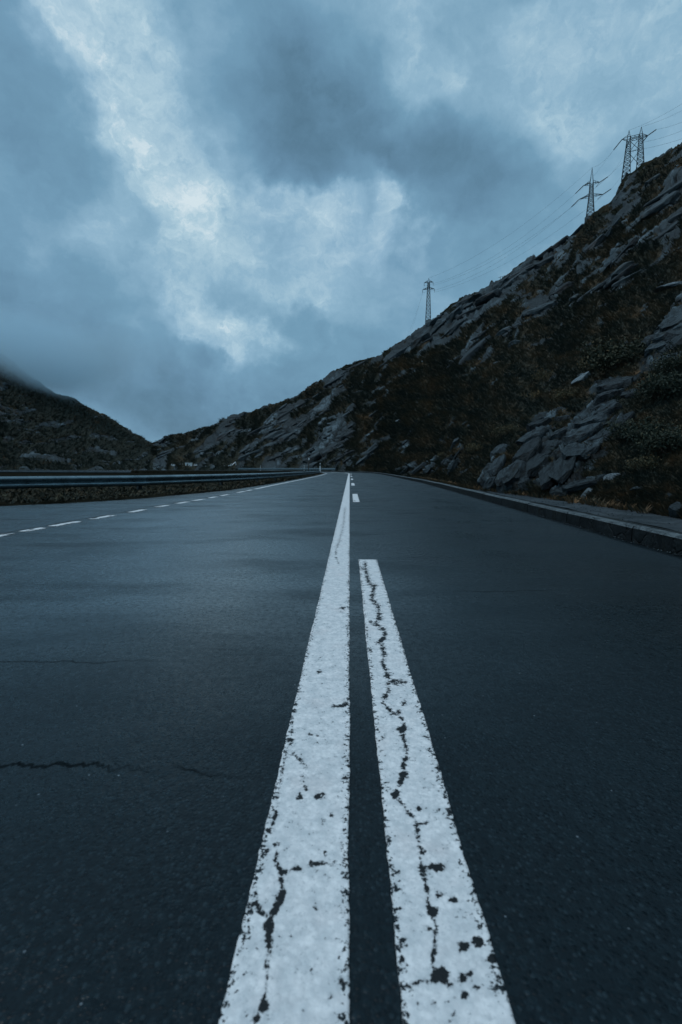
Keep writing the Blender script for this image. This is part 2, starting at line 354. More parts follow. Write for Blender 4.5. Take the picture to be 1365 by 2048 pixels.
def stone_mat(name, lo, hi, rough=.6, sc=6.0, moss=.5, vary=False):
    m, g, b = material(name); pos = g.vmath('ADD', g.node('ShaderNodeTexCoord').outputs['Object'], g.vmath('SCALE', (1.0, .7, .4), g.math('MULTIPLY', g.node('ShaderNodeObjectInfo').outputs['Random'], 40.0)))
    n = g.noise(pos, sc, 7, .68, .3); n2 = g.noise(pos, sc * 7, 4, .65); gm = g.node('ShaderNodeNewGeometry'); 
    c = g.mix(g.rng(n, .32, .66), lo, hi); c = g.mix(g.rng(n2, .5, .3, 0, .6), c, tuple(q * .3 for q in lo))
    c = g.mix(g.rng(g.noise(pos, sc * .6, 5, .6), .55, .68, 0, moss), c, (.014, .015, .009))
    c = g.mix(g.rng(g.noise(pos, sc * 4.4, 3, .5), .66, .72, 0, .6), c, tuple(min(1, q * 1.5) for q in hi))
    orr = g.node('ShaderNodeObjectInfo').outputs['Random']
    fz = g.voronoi(g.vmath('ADD', pos, g.vmath('SCALE', g.noise(pos, 2.5, 4, .6, out=1), .5)), 1.5 if vary else sc * .35, 'DISTANCE_TO_EDGE'); frac = g.rng(fz, .0, .035, 1, 0)
    c = g.mix(g.math('MULTIPLY', frac, .85 if vary else .4), c, tuple(q * .2 for q in lo)); c = g.mix(g.rng(orr, 0, 1, .0, .80 if vary else .0, 'LINEAR'), c, tuple(q * .35 for q in lo))
    g.l.new(c, b.inputs['Base Color']); b.inputs['Roughness'].default_value = rough; b.inputs['Specular IOR Level'].default_value = .15
    g.l.new(bump(g, None, g.math('SUBTRACT', g.math('ADD', n, g.math('MULTIPLY', n2, .4)), g.math('MULTIPLY', frac, .5)), .9, .035 if vary else .02), b.inputs['Normal']); return m
M['granite'] = stone_mat('wet_granite', (.010, .015, .018), (.060, .082, .092))
M['granite_far'] = stone_mat('far_granite', (.012, .018, .021), (.065, .088, .098), sc=.7)
M['slab'] = stone_mat('fractured_gneiss', (.008, .012, .014), (.058, .082, .094), sc=2.6, moss=.7, vary=True)
M['pale'] = stone_mat('pale_lichened_granite', (.06, .08, .095), (.20, .25, .27), moss=.15)
M['kerb'] = stone_mat('dark_kerb_concrete', (.005, .007, .008), (.017, .023, .025), .7, 5, .5)
M['kerbtop'] = stone_mat('pale_kerb_arris', (.045, .060, .067), (.13, .16, .172), .6, 9, .15)  # paler than the kerb face, used along the upper front edge
M['pavement'] = stone_mat('wet_concrete_pavement', (.014, .020, .024), (.050, .062, .070), .5, 2.2, .35)
def leaf_mat(name, cols):
    m, g, b = material(name); t = g.node('ShaderNodeAttribute', attribute_name='tone').outputs['Fac']
    g.l.new(g.ramp(t, [(i / (len(cols) - 1), c) for i, c in enumerate(cols)]), b.inputs['Base Color'])
    b.inputs['Roughness'].default_value = .75; b.inputs['Specular IOR Level'].default_value = .2; return m
M['heath'] = leaf_mat('heath_blades', [(.026, .036, .030), (.052, .052, .036), (.105, .076, .044), (.17, .10, .05), (.25, .145, .07)])
M['leaf'] = leaf_mat('shrub_leaves', [(.018, .030, .025), (.032, .044, .031), (.064, .064, .038), (.13, .092, .044), (.21, .125, .055)])
M['litter'] = leaf_mat('verge_leaves', [(.006, .010, .008), (.014, .018, .012), (.030, .032, .019), (.060, .058, .032), (.12, .11, .065)])

# ------------------------------------------------------------------ road path
BEND0, BR, BANG = 57.0, 60.0, 1.2
def path(s):
    s = np.asarray(s, float); th = np.clip((s - BEND0) / BR, 0, BANG); ex = np.maximum(s - BEND0 - BR * BANG, 0)
    x = -BR + BR * np.cos(th) - np.sin(th) * ex; y = np.minimum(s, BEND0) + BR * np.sin(th) + np.cos(th) * ex
    return x, y, np.cos(th), np.sin(th)         # right normal = (cos, sin)
def at(s, o, z=0.0):
    x, y, nx, ny = path(s); return np.stack([x + nx * o, y + ny * o, np.broadcast_to(z, np.shape(x + nx * o)) * 1.0], -1)
LE = ([-8, 3, 6.3, 7.5, 8.6, 9.45, 10.9, 14.5, 21.7, 40, 57, 260], [-16, -15.5, -10.5, -7.9, -6.0, -5.2, -4.5, -3.65, -3.25, -2.95, -3.0, -3.1])
RE = ([-8, 3.8, 7, 11, 16, 22, 43, 57, 260], [2.45, 2.5, 2.64, 2.8, 3.02, 3.22, 3.35, 3.3, 3.3])
LL = ([-8, 4.9, 6.6, 8.6, 11.5, 14, 17.6, 30, 43, 57, 260], [-3.6, -3.42, -3.33, -3.24, -3.06, -2.98, -2.95, -2.76, -2.62, -2.7, -2.8])
s1 = np.concatenate([np.arange(-6, .3, .3), .3 * np.exp(np.arange(0, math.log(57 / .3), .012)), np.arange(57, 250, 1.5)])
fr = np.linspace(0, 1, 150)
lo = np.interp(s1, *LE); hi = np.interp(s1, *RE)
O = lo[:, None] + (hi - lo)[:, None] * fr[None]; S = np.repeat(s1[:, None], len(fr), 1)
V = at(S, O); X, Y = V[..., 0], V[..., 1]
V[..., 2] = fbm(X * .8, Y * .8, 3, 3) * .006 * sstep(.4, 6, np.abs(O) + .3 * np.abs(Y)) - 0.012 * sstep(.3, 1, np.abs(O) / 3.0)
nr, nc = S.shape
v = V.reshape(-1, 3); f = grid_faces(nr, nc)
# skirt round the rim gives the slab its thickness
sk = V[:, 0].copy(); sk[:, 2] = -.5; sk2 = V[:, -1].copy(); sk2[:, 2] = -.5
b0 = len(v); v = np.concatenate([v, sk, sk2]); i = np.arange(nr - 1)
f = np.concatenate([f, np.stack([b0 + i, i * nc, (i + 1) * nc, b0 + i + 1], 1), np.stack([i * nc + nc - 1, b0 + nr + i, b0 + nr + i + 1, (i + 1) * nc + nc - 1], 1)])
road = obj('road', mesh('road', v, f, M['asphalt'], True), kind='structure', label='wet dark asphalt road running ahead and bending left')
def roadz(x, y, o): return fbm(x * .8, y * .8, 3, 3) * .006 * sstep(.4, 6, np.abs(o) + .3 * np.abs(y)) - 0.012 * sstep(.3, 1, np.abs(o) / 3.0)

# ------------------------------------------------------------------ painted lines (children of the road)
C1 = [[(690.6,1017),(687.7,1044),(686,1058),(682,1073),(679,1085),(673,1097),(671.6,1111),(677.5,1126)],
      [(554,1686),(553,1712),(556,1738),(571,1742),(600,1737)], [(620,1727),(645,1726),(669,1727)], [(560,1746),(567,1783),(554,1814),(539,1840),(538,1906),(533,1958),(528,1999),(510,2046)],
      [(518,1814),(526,1830),(538,1842)], [(588,1508),(600,1520),(613,1531),(606,1553),(607,1566),(614,1579)],
      [(603,1337),(596,1380),(588,1428),(582,1479),(570,1512),(562,1556),(551,1630),(543,1665)], [(512,1783),(513,1806),(519,1816)], [(668,1410),(690,1412)], [(620,1470),(650,1474)],[(634,1594),(641,1588),(652,1590)]]
W1 = [-1.0, 2.0, 2.0, 4.2, 3.4, 1.2, 1.0, 2.5, 1.4, .3, 2.6]
B1 = [(538,1852,12),(528,2009,12),(649,1705,5),(561,1745,6),(685,1960,4),(661,1994,5),(554,1688,5),(537,1701,5),(690,1658,6),(539,1660,7),(601,1595,7),(681,1595,5),(663,1631,3.5),(582,1479,5),(646,1589,5),(523,1826,7),(534,1930,6),(571,1742,4),(693,1409,4),(510,1783,4),(686,1217,3),(690,1555,4),(640,1345,2.5),(505,1808,5)]
C2 = [[(731,1129),(733,1145),(737.5,1164),(745,1172),(750,1170),(745,1186),(745,1199),(757,1212),(758,1234),(752,1246),(769,1261),(771,1272),(761,1283),(768,1305),(765,1325),(775,1346),(778,1377),(766,1406),(786,1426),(799,1430),(808,1446),(804,1465),(811,1483),(815,1509),(808,1527),(808,1549),(791,1589),(811,1615),(833,1644),(837,1677),(841,1701),(841,1732),(854,1778),(862,1829),(874,1855),(872,1881),(864,1927),(882,1952),(897,1978)],
      [(776,1355),(790,1364),(811,1366)], [(841,1734),(860,1731),(880,1736)], [(740,1243),(752,1247),(762,1256)], [(752,1286),(764,1288)], [(818,1970),(840,1964),(872,1962)], [(897,1972),(923,1957),(942,1946)], [(815,1512),(828,1520)], [(725,1138),(731,1139)], [(833,1648),(858,1645)],[(730,1302),(742,1302)]]
W2 = [2.6, 2.6, 3, 1.0, 1.0, 2.0, 3, 1.6, .8, 1.2, 2.0]
B2 = [(867,1824,12),(879,1791,6),(908,1799,8),(956,1883,13),(928,1893,8),(987,1916,11),(884,1950,17),(923,1957,8),(941,1947,5),(818,1970,8),(846,1704,8),(863,1733,8),(879,1736,11),(808,1549,8),(791,1590,9),(804,1459,7),(776,1355,6),(759,1234,5),(746,1190,4),(838,1619,4),(767,1476,2),(798,1424,4),(806,1407,4),(747,1173,3.5),(770,1265,4),(761,1285,4),(768,1309,4),(857,1855,5),(985,1890,5),(930,1990,7),(870,2006,6),(955,1975,4),(805,1920,6),(769,1652,4),(896,1690,3)]
def segdist(px, py, lines, widths):
    d = np.full(px.shape, 60.)
    for L, w in zip(lines, widths):
        for (x0, y0), (x1, y1) in zip(L[:-1], L[1:]):
            dx, dy = x1 - x0, y1 - y0; t = np.clip(((px - x0) * dx + (py - y0) * dy) / (dx * dx + dy * dy), 0, 1)
            d = np.minimum(d, np.hypot(px - x0 - t * dx, py - y0 - t * dy) - w)
    return d
def stripe(name, sa, sb, oa, ob, ncol=24, step=.0032, cracks=None, label=None, wear=0.0, jag=.0035, offs=None, minstep=.004, worn=None):
    n = []; s = sa
    while s < sb: n.append(s); s += max(minstep, step * s)
    n.append(sb); s = np.array(n)
    fr = np.linspace(0, 1, ncol)
    base = offs(s) if offs else np.zeros(len(s))
    L = base + oa + fbm(s * 22, s * 0 + sa, 11, 4, .7) * jag + fbm(s * 3, s * 0 + 3, 5, 2) * .003
    Rr = base + ob + fbm(s * 22, s * 0 + sa, 17, 4, .7) * jag + fbm(s * 3, s * 0 + 9, 6, 2) * .003
    O = L[:, None] + (Rr - L)[:, None] * fr; S = np.repeat(s[:, None], ncol, 1)
    if sb < 40:
        e = np.minimum(1, (sb - sa) * .1)
        S[0] += fbm(fr * 30, fr * 0 + sa, 21, 3) * .01; S[-1] += fbm(fr * 30, fr * 0 + sb, 22, 3) * .01
    V = at(S, O); V[..., 2] = roadz(V[..., 0], V[..., 1], O) + .0045
    px, py = project(V)
    chip = np.full(px.shape, 60.)
    if cracks:
        lines, w, blobs = cracks; near = py > 1000
        chip = np.where(near, segdist(px, py, lines, w), 60.)
        for bx, by, r in blobs: chip = np.where(near, np.minimum(chip, np.hypot((px - bx), (py - by) * 1.1) - r), chip)
    if worn: chip = np.minimum(chip, worn(V[..., 0], V[..., 1]))
    edge = np.minimum(O - L[:, None], Rr[:, None] - O)
    top = V.reshape(-1, 3); nr, nc = S.shape; f = grid_faces(nr, nc)
    lf = V[:, 0].copy(); lf[:, 2] -= .006; rt = V[:, -1].copy(); rt[:, 2] -= .006; b0 = len(top); i = np.arange(nr - 1)
    v = np.concatenate([top, lf, rt]); f = np.concatenate([f, np.stack([b0 + i, i * nc, (i + 1) * nc, b0 + i + 1], 1), np.stack([i * nc + nc - 1, b0 + nr + i, b0 + nr + i + 1, (i + 1) * nc + nc - 1], 1)])
    z = np.zeros(nr)
    return obj(name, mesh(name, v, f, M['paint'], True, dict(chip=np.concatenate([chip.ravel(), z + 60, z + 60]), edge=np.concatenate([edge.ravel(), z, z]))), road, label=label)
stripe('centre_line', .3, 57, -.152, 0.0, 36, .003, (C1, W1, B1), 'solid white centre line with cracked worn paint')
stripe('centre_line', 57, 160, -.152, 0.0, 4, .02, None, 'far bend of the solid white centre line')
k = 0
for a in np.arange(.50, 150, 9.0):
    aa = a if k else .3
    stripe('lane_dash', aa, a + 3.0, .064, .194, 32 if k == 0 else (14 if k < 3 else 5), .003 if k == 0 else .01, (C2, W2, B2) if k == 0 else (([[(709,990),(712,995),(709,1000)]], [.5], []) if k == 1 else None),
           'nearest white dash with a long crack down its length' if k == 0 else None, minstep=.004 if k == 0 else .02)
    k += 1
loff = lambda s: np.interp(s, *LL)
def worn_edge(x, y): return (fbm(x * 11, y * 3.6, 31, 4, .65) + .14) * 34 + np.clip(y - 6, -3, 3) * 2.4
for a, b_ in ((3.6, 4.1), (4.62, 4.95), (5.1, 5.45), (5.58, 6.1), (6.38, 6.92), (7.4, 7.88), (8.34, 8.8), (9.2, 9.72), (10.0, 10.6), (10.9, 11.4), (11.75, 12.4), (13.3, 14.15), (14.4, 15.1)):
    stripe('edge_dash', a, b_, -.055, .055, 12, .004, offs=loff, minstep=.012, worn=worn_edge, jag=.012)
stripe('edge_line', 15.6, 140, -.06, .06, 5, .01, offs=loff, minstep=.05, label='solid white line along the left edge of the road')
# bitumen seam beside the dashes
ss = np.arange(1.5, 17, .04); mid = np.interp(ss, *LL) - .13 + fbm(ss * 1.3, ss * 0, 41, 4, .6) * .10; hw = .008 + .014 * np.abs(fbm(ss * 3, ss * 0, 44, 3))
A_, B_ = at(ss, mid - hw), at(ss, mid + hw)
for Q in (A_, B_): Q[:, 2] = roadz(Q[:, 0], Q[:, 1], mid) + .0025
obj('seam', mesh('seam', np.concatenate([A_, B_]), np.array([(i, len(ss) + i, len(ss) + i + 1, i + 1) for i in range(len(ss) - 1)]), M['seam']), road)

# ------------------------------------------------------------------ hillside terrain (real distances 5 m to 500 m)
SKY = [(-60,690),(0,706),(30,728),(55,750),(110,783),(146,799),(190,823),(227,838),(256,857),(278,870),(304,888),(320,880),(345,871),(370,866),(400,858),(430,848),(452,838),(470,831),(486,828),(503,823),(520,816),(545,808),(560,805),(580,795),(600,785),(620,772),(640,760),(665,744),(690,730),(712,725),(740,718),(760,711),(780,696),(793,687),(808,678),(824,665),(837,655),(853,646),(866,643),(872,638),(877,630),(896,614),(912,603),(932,589),(956,581),(973,570),(984,560),(1002,556),(1022,543),(1044,526),(1059,523),(1080,516),(1110,500),(1140,480),(1153,468),(1166,457),(1175,440),(1190,424),(1206,416),(1222,405),(1228,391),(1239,369),(1252,349),(1267,341),(1285,325),(1302,317),(1329,305),(1340,296),(1353,293),(1365,285),(1420,255)]
sa, se = np.array([pix_ae(*p) for p in SKY]).T
sa = np.concatenate([[-2.6, -1.6, -.9], sa, [.95, 1.5, 2.6]]); se = np.concatenate([[.12, .2, .26], se, [.66, .62, .4]])
def azp(px): return pix_ae(px, 900)[0]
RA = [-2.6, azp(0), azp(150), azp(304), azp(330), azp(500), azp(700), azp(860), azp(1185), azp(1365), 1.2, 2.6]; RV = [400, 430, 470, 560, 470, 420, 350, 330, 282, 262, 160, 120]
# plan of the foot of the hill
foot = [(3.3, -6), (3.35, 0), (3.38, 5), (3.4, 9.0), (3.2, 11.5), (3.05, 13)]
for s in (16, 20, 25, 32, 40, 50, 57): foot.append((float(np.interp(s, *RE)) + .38, s))
for s in (60, 62, 65, 68, 76, 86, 98, 110, 125, 150, 190, 240): p = at(float(s), 3.3 + float(np.interp(s, [57, 62, 68, 86], [.4, .62, .95, 1.6]))); foot.append((float(p[0]), float(p[1])))
foot += [(-260, 205), (-330, 170), (-420, 60), (-400, -150)]
foot = np.array(foot); FAZ = np.arctan2(foot[:, 0], foot[:, 1]); FR = np.hypot(foot[:, 0], foot[:, 1]); order = np.argsort(FAZ)
cols_px = np.linspace(-70, 1430, 1000); caz = np.array([azp(p) for p in cols_px])
caz = np.concatenate([np.linspace(-2.0, caz[0], 60)[:-1], caz, np.linspace(caz[-1], 2.5, 70)[1:]])
NS = 430; sr = np.linspace(0, 1, NS)
r0 = np.interp(caz, FAZ[order], FR[order]); r1 = np.interp(caz, RA, RV)
E = np.interp(caz, sa, se) + fbm(caz * 90, caz * 0, 51, 3) * .0022
z0 = np.interp(caz, [azp(300), azp(650), azp(760), azp(950), azp(1000)], [-.33, -.25, -.05, .0, .10])
pp = np.interp(caz, [azp(560), azp(760), azp(950)], [.75, 1.0, 1.55])
LR = np.log(r1 / r0)
e0 = (z0 - CAMH) / r0
SS = sr[:, None]; ee = e0 + (E - e0) * SS
kk = np.exp(-np.linspace(-2.2, 2.2, 161) ** 2); kk /= kk.sum()
r0s = np.exp(np.convolve(np.pad(np.log(r0), 80, mode='edge'), kk, mode='valid')); wS = sstep(0, .22, SS)
r0m = r0[None] ** (1 - wS) * np.maximum(r0, r0s)[None] ** wS
rr = r0m * np.exp(np.log(r1 / r0m) * SS ** pp[None])
AZ = np.repeat(caz[None], NS, 0)
PX = np.sin(AZ) * rr; PY = np.cos(AZ) * rr; PZ = CAMH + rr * ee
P = np.stack([PX, PY, PZ], -1)
U = AZ * 1000; Vv = ee * 1000
wu = fbm(U / 90, Vv / 90, 61, 2) * 20; wv = fbm(U / 90, Vv / 90, 67, 2) * 20
left = sstep(azp(330) * 1000, azp(280) * 1000, U)
ang = np.where(left > .5, R(4), R(38))
ca, sn = np.cos(ang), np.sin(ang)
A = ca * (U + wu) + sn * (Vv + wv); Bc = -sn * (U + wu) + ca * (Vv + wv)
n = fbm(A / 80, Bc / 15, 71, 4, .55) + .45 * fbm(A / 25, Bc / 9, 75, 3)
reg = np.zeros_like(n) - .15
u_ = U; t_ = SS + 0 * U
reg += .15 * sstep(azp(840) * 1000, azp(700) * 1000, u_) * (1 - left)
reg += .07 * sstep(.62, .88, t_) * sstep(azp(780) * 1000, azp(880) * 1000, u_)
reg -= .30 * sstep(.85, .60, t_) * sstep(azp(700) * 1000, azp(860) * 1000, u_)
reg += .06 * left
reg -= .35 * left * sstep(.62, .85, t_)
amp = np.ones_like(n); dome = np.zeros_like(n)
# named slabs: px, py, half length, half width, image angle (up-right positive), amount, relief factor
HINT = [(660,890,75,18,36,.8,2),(735,905,60,14,35,.4,1.5),(590,860,90,14,38,.5,1.5),(520,890,60,16,38,.35,1.5),(615,930,30,16,45,.4,1),(430,880,60,14,36,.3,1),(690,745,60,14,30,.3,1),(560,835,80,12,33,.3,1),
        (1000,585,150,16,37,.8,1.5),(960,600,90,26,36,.4,1.5),(1090,510,110,14,38,.3,1.5),(855,665,50,26,30,.5,1.5),(900,640,60,12,30,.3,1),(790,708,50,12,28,.4,1.5),(1205,470,60,14,45,.4,1.5),(1345,385,60,16,48,.7,2),(1320,400,60,8,46,.3,2),
        (1250,505,70,12,35,.4,1.5),(1300,530,80,10,35,.4,1.5),(1220,560,60,14,35,.3,1.5),(1100,600,60,20,40,.25,1.5),(1060,640,80,14,38,.25,1.5),(940,690,80,10,45,.3,1.2),(960,700,40,30,60,.25,1.5),(1350,450,40,10,45,.4,1.5),
        (1335,680,22,75,-38,1.0,8),(1352,640,20,60,-25,.8,8),(1235,772,46,18,8,1.1,7),(1205,800,50,16,40,.8,7),(1180,848,66,20,32,.9,8),(1215,870,50,34,70,.5,6),(1030,955,52,16,62,1.1,9),(1062,905,44,18,62,.9,8),(1085,860,34,20,50,.9,8),(1105,835,44,12,8,.9,7),(1090,925,60,14,84,.55,7),(1125,920,60,14,88,.4,7),(1160,930,50,12,90,.35,6),(990,940,52,12,70,.7,7),(975,960,30,8,60,.5,5),
        (1130,920,70,55,20,.45,7),(1110,955,60,24,10,.45,6),(1145,972,60,12,12,.8,4),(915,905,24,10,50,.6,4),(870,930,40,14,30,.5,3),(835,935,30,10,30,.4,2.5),(810,938,30,8,20,.4,2),(905,935,26,12,40,.5,3),(1275,955,24,10,15,.5,4),(1340,1000,40,10,10,.2,4)]
for (hx, hy, ha, hb, an, am, rf) in HINT:
    a, te = pix_ae(hx, hy); du = (U + wu * .25) - a * 1000; dv = (Vv + wv * .25) - te * 1000; q = R(an)
    sc_ = 1 / math.sqrt(1 + math.tan(a) ** 2)
    d = np.sqrt(((math.cos(q) * du + math.sin(q) * dv) / (ha * sc_)) ** 2 + ((-math.sin(q) * du + math.cos(q) * dv) / (hb * sc_)) ** 2)
    k_ = sstep(1.25, .55, d); reg += am * k_; amp += (min(rf, 2.2) - 1) * k_; dome = np.maximum(dome, k_ * (rf - 1) * .55)
n = n + reg
f1, f2, c1, c2, dx, dy = worley(A / 52, Bc / 18, 81)
g1, g2, d1, d2, ex_, ey_ = worley(A / 17 + 5, Bc / 8, 91)
h1, h2, k1, k2, hx_, hy_ = worley(A / 7.5 + 9, Bc / 4.2, 121)
n = n + .34 * (c2 - .5) + .38 * (d2 - .5) + .22 * (k1 - .5)
n = n + .22 * fbm(A / 13, Bc / 5.5, 141, 3, .6) + .14 * fbm(U / 5.5, Vv / 4.5, 143, 2)
rock = sstep(-.02, .10, n)
crk = sstep(.0, .10, f2 - f1); crk2 = sstep(.0, .12, g2 - g1)
px_disp = rock * amp * (2.6 * (c1 - .35) + 2.6 * (c2 - .2) * dy + 1.2 * (d1 - .5) + 2.0 * (d2 - .3) * ey_ + .8 * (k1 - .5) + .5 * fbm(A / 6, Bc / 4, 95, 3)) - rock * (1 - crk) * 1.6 * np.minimum(amp, 2.5) - rock * (1 - crk2) * .7 * np.minimum(amp, 2.5)
px_disp += (1 - rock) * (2.6 * fbm(U / 26, Vv / 20, 97, 4, .6) + 1.1 * np.abs(fbm(U / 7, Vv / 6, 99, 3)))
px_disp += 4.0 * fbm(U / 90, Vv / 60, 101, 3) + dome
fade = sstep(0, .05, t_)
near_sc = np.clip(rr, 6, 1e9) / 1000
Nrm = np.cross(np.gradient(P, axis=1), np.gradient(P, axis=0)); Nrm /= np.linalg.norm(Nrm, axis=-1, keepdims=True) + 1e-9
Nrm = np.where((Nrm[..., 2:] < 0), -Nrm, Nrm)
P = P + Nrm * (px_disp * near_sc * 1.7 * fade)[..., None]
# the back of the ridge
nb_ = 14; back = []
for k in range(1, nb_ + 1):
    q = P[-1].copy(); sc2 = 1 + .035 * k; q[:, 0] *= sc2; q[:, 1] *= sc2; q[:, 2] = P[-1][:, 2] - rr[-1] * .004 * k * k + fbm(caz * 60, caz * 0 + k, 3, 2) * 1.0; back.append(q)
Pf = np.concatenate([P, np.array(back)], 0); nrow = len(Pf)
ext = lambda a: np.concatenate([a, np.repeat(a[-1:], nb_, 0)], 0)
uvw = np.stack([ext(U) / 100, ext(Vv) / 100 + np.concatenate([np.zeros(NS), np.arange(1, nb_ + 1) * .06])[:, None], ext(U) * 0], -1)
streak = fbm(A / 60, Bc / 7, 151, 4, .6); blotch = fbm(A / 28, Bc / 14, 155, 4, .6)
tone = .38 + .62 * (c1 - .5) + .55 * (d1 - .5) + .32 * (k2 - .5) + .75 * streak + .65 * blotch + .10 * dome / 5
tone = np.clip(tone * (.25 + .75 * crk) * (.45 + .55 * crk2), 0, 1)  # tone drops towards the cracks: crevice shade put into the rock colour
hill = obj('hillside', mesh('hillside', Pf.reshape(-1, 3), grid_faces(nrow, len(caz)), M['hill'], False, dict(rock=ext(rock).ravel(), tone=ext(tone).ravel(), uvw=uvw.reshape(-1, 3))), kind='structure', label='rocky heath hillside closing the valley on both sides')
HPX, HPY = project(P); HD = np.linalg.norm(P, axis=-1)
HPX = np.where(P[..., 1] > 0.5, HPX, -9999)
def hill_at(px, py):
    d = (HPX - px) ** 2 + (HPY - py) ** 2; m = d < max(9.0, d.min() * 1.5)
    idx = np.argmin(np.where(m, HD, 1e9)); i, j = np.unravel_index(idx, HD.shape); return Vector(P[i, j]), Vector(Nrm[i, j]), (i, j)

# ground sheet reaching the horizon
ra = np.concatenate([[0], np.geomspace(2, 3500, 70)]); ta = np.linspace(-math.pi, math.pi, 97)
RR, TT = np.meshgrid(ra, ta, indexing='ij'); GX, GY = RR * np.sin(TT), RR * np.cos(TT)
GZ = -.55 + fbm(GX / 9, GY / 9, 7, 3) * .12 * sstep(5, 30, RR)
obj('ground', mesh('ground', np.stack([GX, GY, GZ], -1).reshape(-1, 3), grid_faces(*RR.shape), M['ground'], True), kind='structure', label='dark damp ground of the valley floor')

# ------------------------------------------------------------------ kerb and pavement on the right
kerb = empty('kerb', (0, 0, 0), kind='structure', label='long raised concrete kerb along the right side')
def kerb_piece(sa, sb, tilt=0.0):
    m = []; s = np.linspace(sa + .009, sb - .009, 3 if sb - sa < 3 else 26); nn = len(s); o = np.interp(s, *RE)
    H = .135 + tilt
    prof = [(0.0, -.1), (.004, H - .022), (.020, H - .004), (.085, H), (.19, H - .006), (.195, -.1)]
    vs = []
    for i_ in range(nn):
        for dx_, z_ in prof: q = at(s[i_], o[i_] + dx_ + .004 * math.sin(s[i_] * 9), z_); vs.append(tuple(q))
    k = len(prof); fs = []
    for i_ in range(nn - 1):
        for j in range(k - 1): fs.append((i_ * k + j, i_ * k + j + 1, (i_ + 1) * k + j + 1, (i_ + 1) * k + j))
    fs.append(tuple(range(k - 1, -1, -1))); fs.append(tuple((nn - 1) * k + j for j in range(k)))
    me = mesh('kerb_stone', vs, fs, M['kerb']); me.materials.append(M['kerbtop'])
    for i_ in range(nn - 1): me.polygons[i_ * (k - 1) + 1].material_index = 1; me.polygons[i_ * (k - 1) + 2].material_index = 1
    return obj('kerb_stone', me, kerb)
s = -3.0
while s < 40: kerb_piece(s, s + 1.5, random.uniform(-.006, .006)); s += 1.5
kerb_piece(s, 230)
# pavement slab behind the kerb
sp_ = np.linspace(-5, 12.6, 90); fr = np.linspace(0, 1, 14); inner = np.interp(sp_, *RE) + .197; outer = np.interp(sp_, [-5, 5, 9, 11.5, 12.6], [3.72, 3.62, 3.5, 3.3, 3.06])
Ox = inner[:, None] + (outer - inner)[:, None] * fr; Sx = np.repeat(sp_[:, None], 14, 1); V = at(Sx, Ox); V[..., 2] = .128 + fbm(V[..., 0] * 3, V[..., 1] * 1.5, 5, 4) * .02
obj('pavement', mesh('pavement', V.reshape(-1, 3), grid_faces(90, 14), M['pavement'], True), kind='structure', label='uneven concrete strip behind the kerb')

# ------------------------------------------------------------------ left verge
sv_ = np.concatenate([np.arange(-6, 20, .25), np.arange(20, 140, 2.0)]); lo = np.interp(sv_, *LE); fr = np.linspace(0, 1, 22)
wd = np.interp(sv_, [-6, 8, 12, 20, 60, 140], [7, 6.4, 5, 3.8, 3.0, 3.0])
Ov = lo[:, None] - wd[:, None] * fr - fbm(sv_ * 1.4, sv_ * 0, 8, 3)[:, None] * .09 * (fr < .1); Sv = np.repeat(sv_[:, None], 22, 1); V = at(Sv, Ov)
hb = np.interp(fr, [0, .04, .3, .6, .85, 1], [-.02, .02, .05, .10, .10, -.75]); V[..., 2] = hb + fbm(V[..., 0] * 1.4, V[..., 1] * 1.4, 9, 4) * .05 * sstep(0, .1, fr)
VERGE = V
verge = obj('verge', mesh('verge', V.reshape(-1, 3), grid_faces(len(sv_), 22), M['ground'], True), kind='structure', label='dark earth verge under the guardrail')

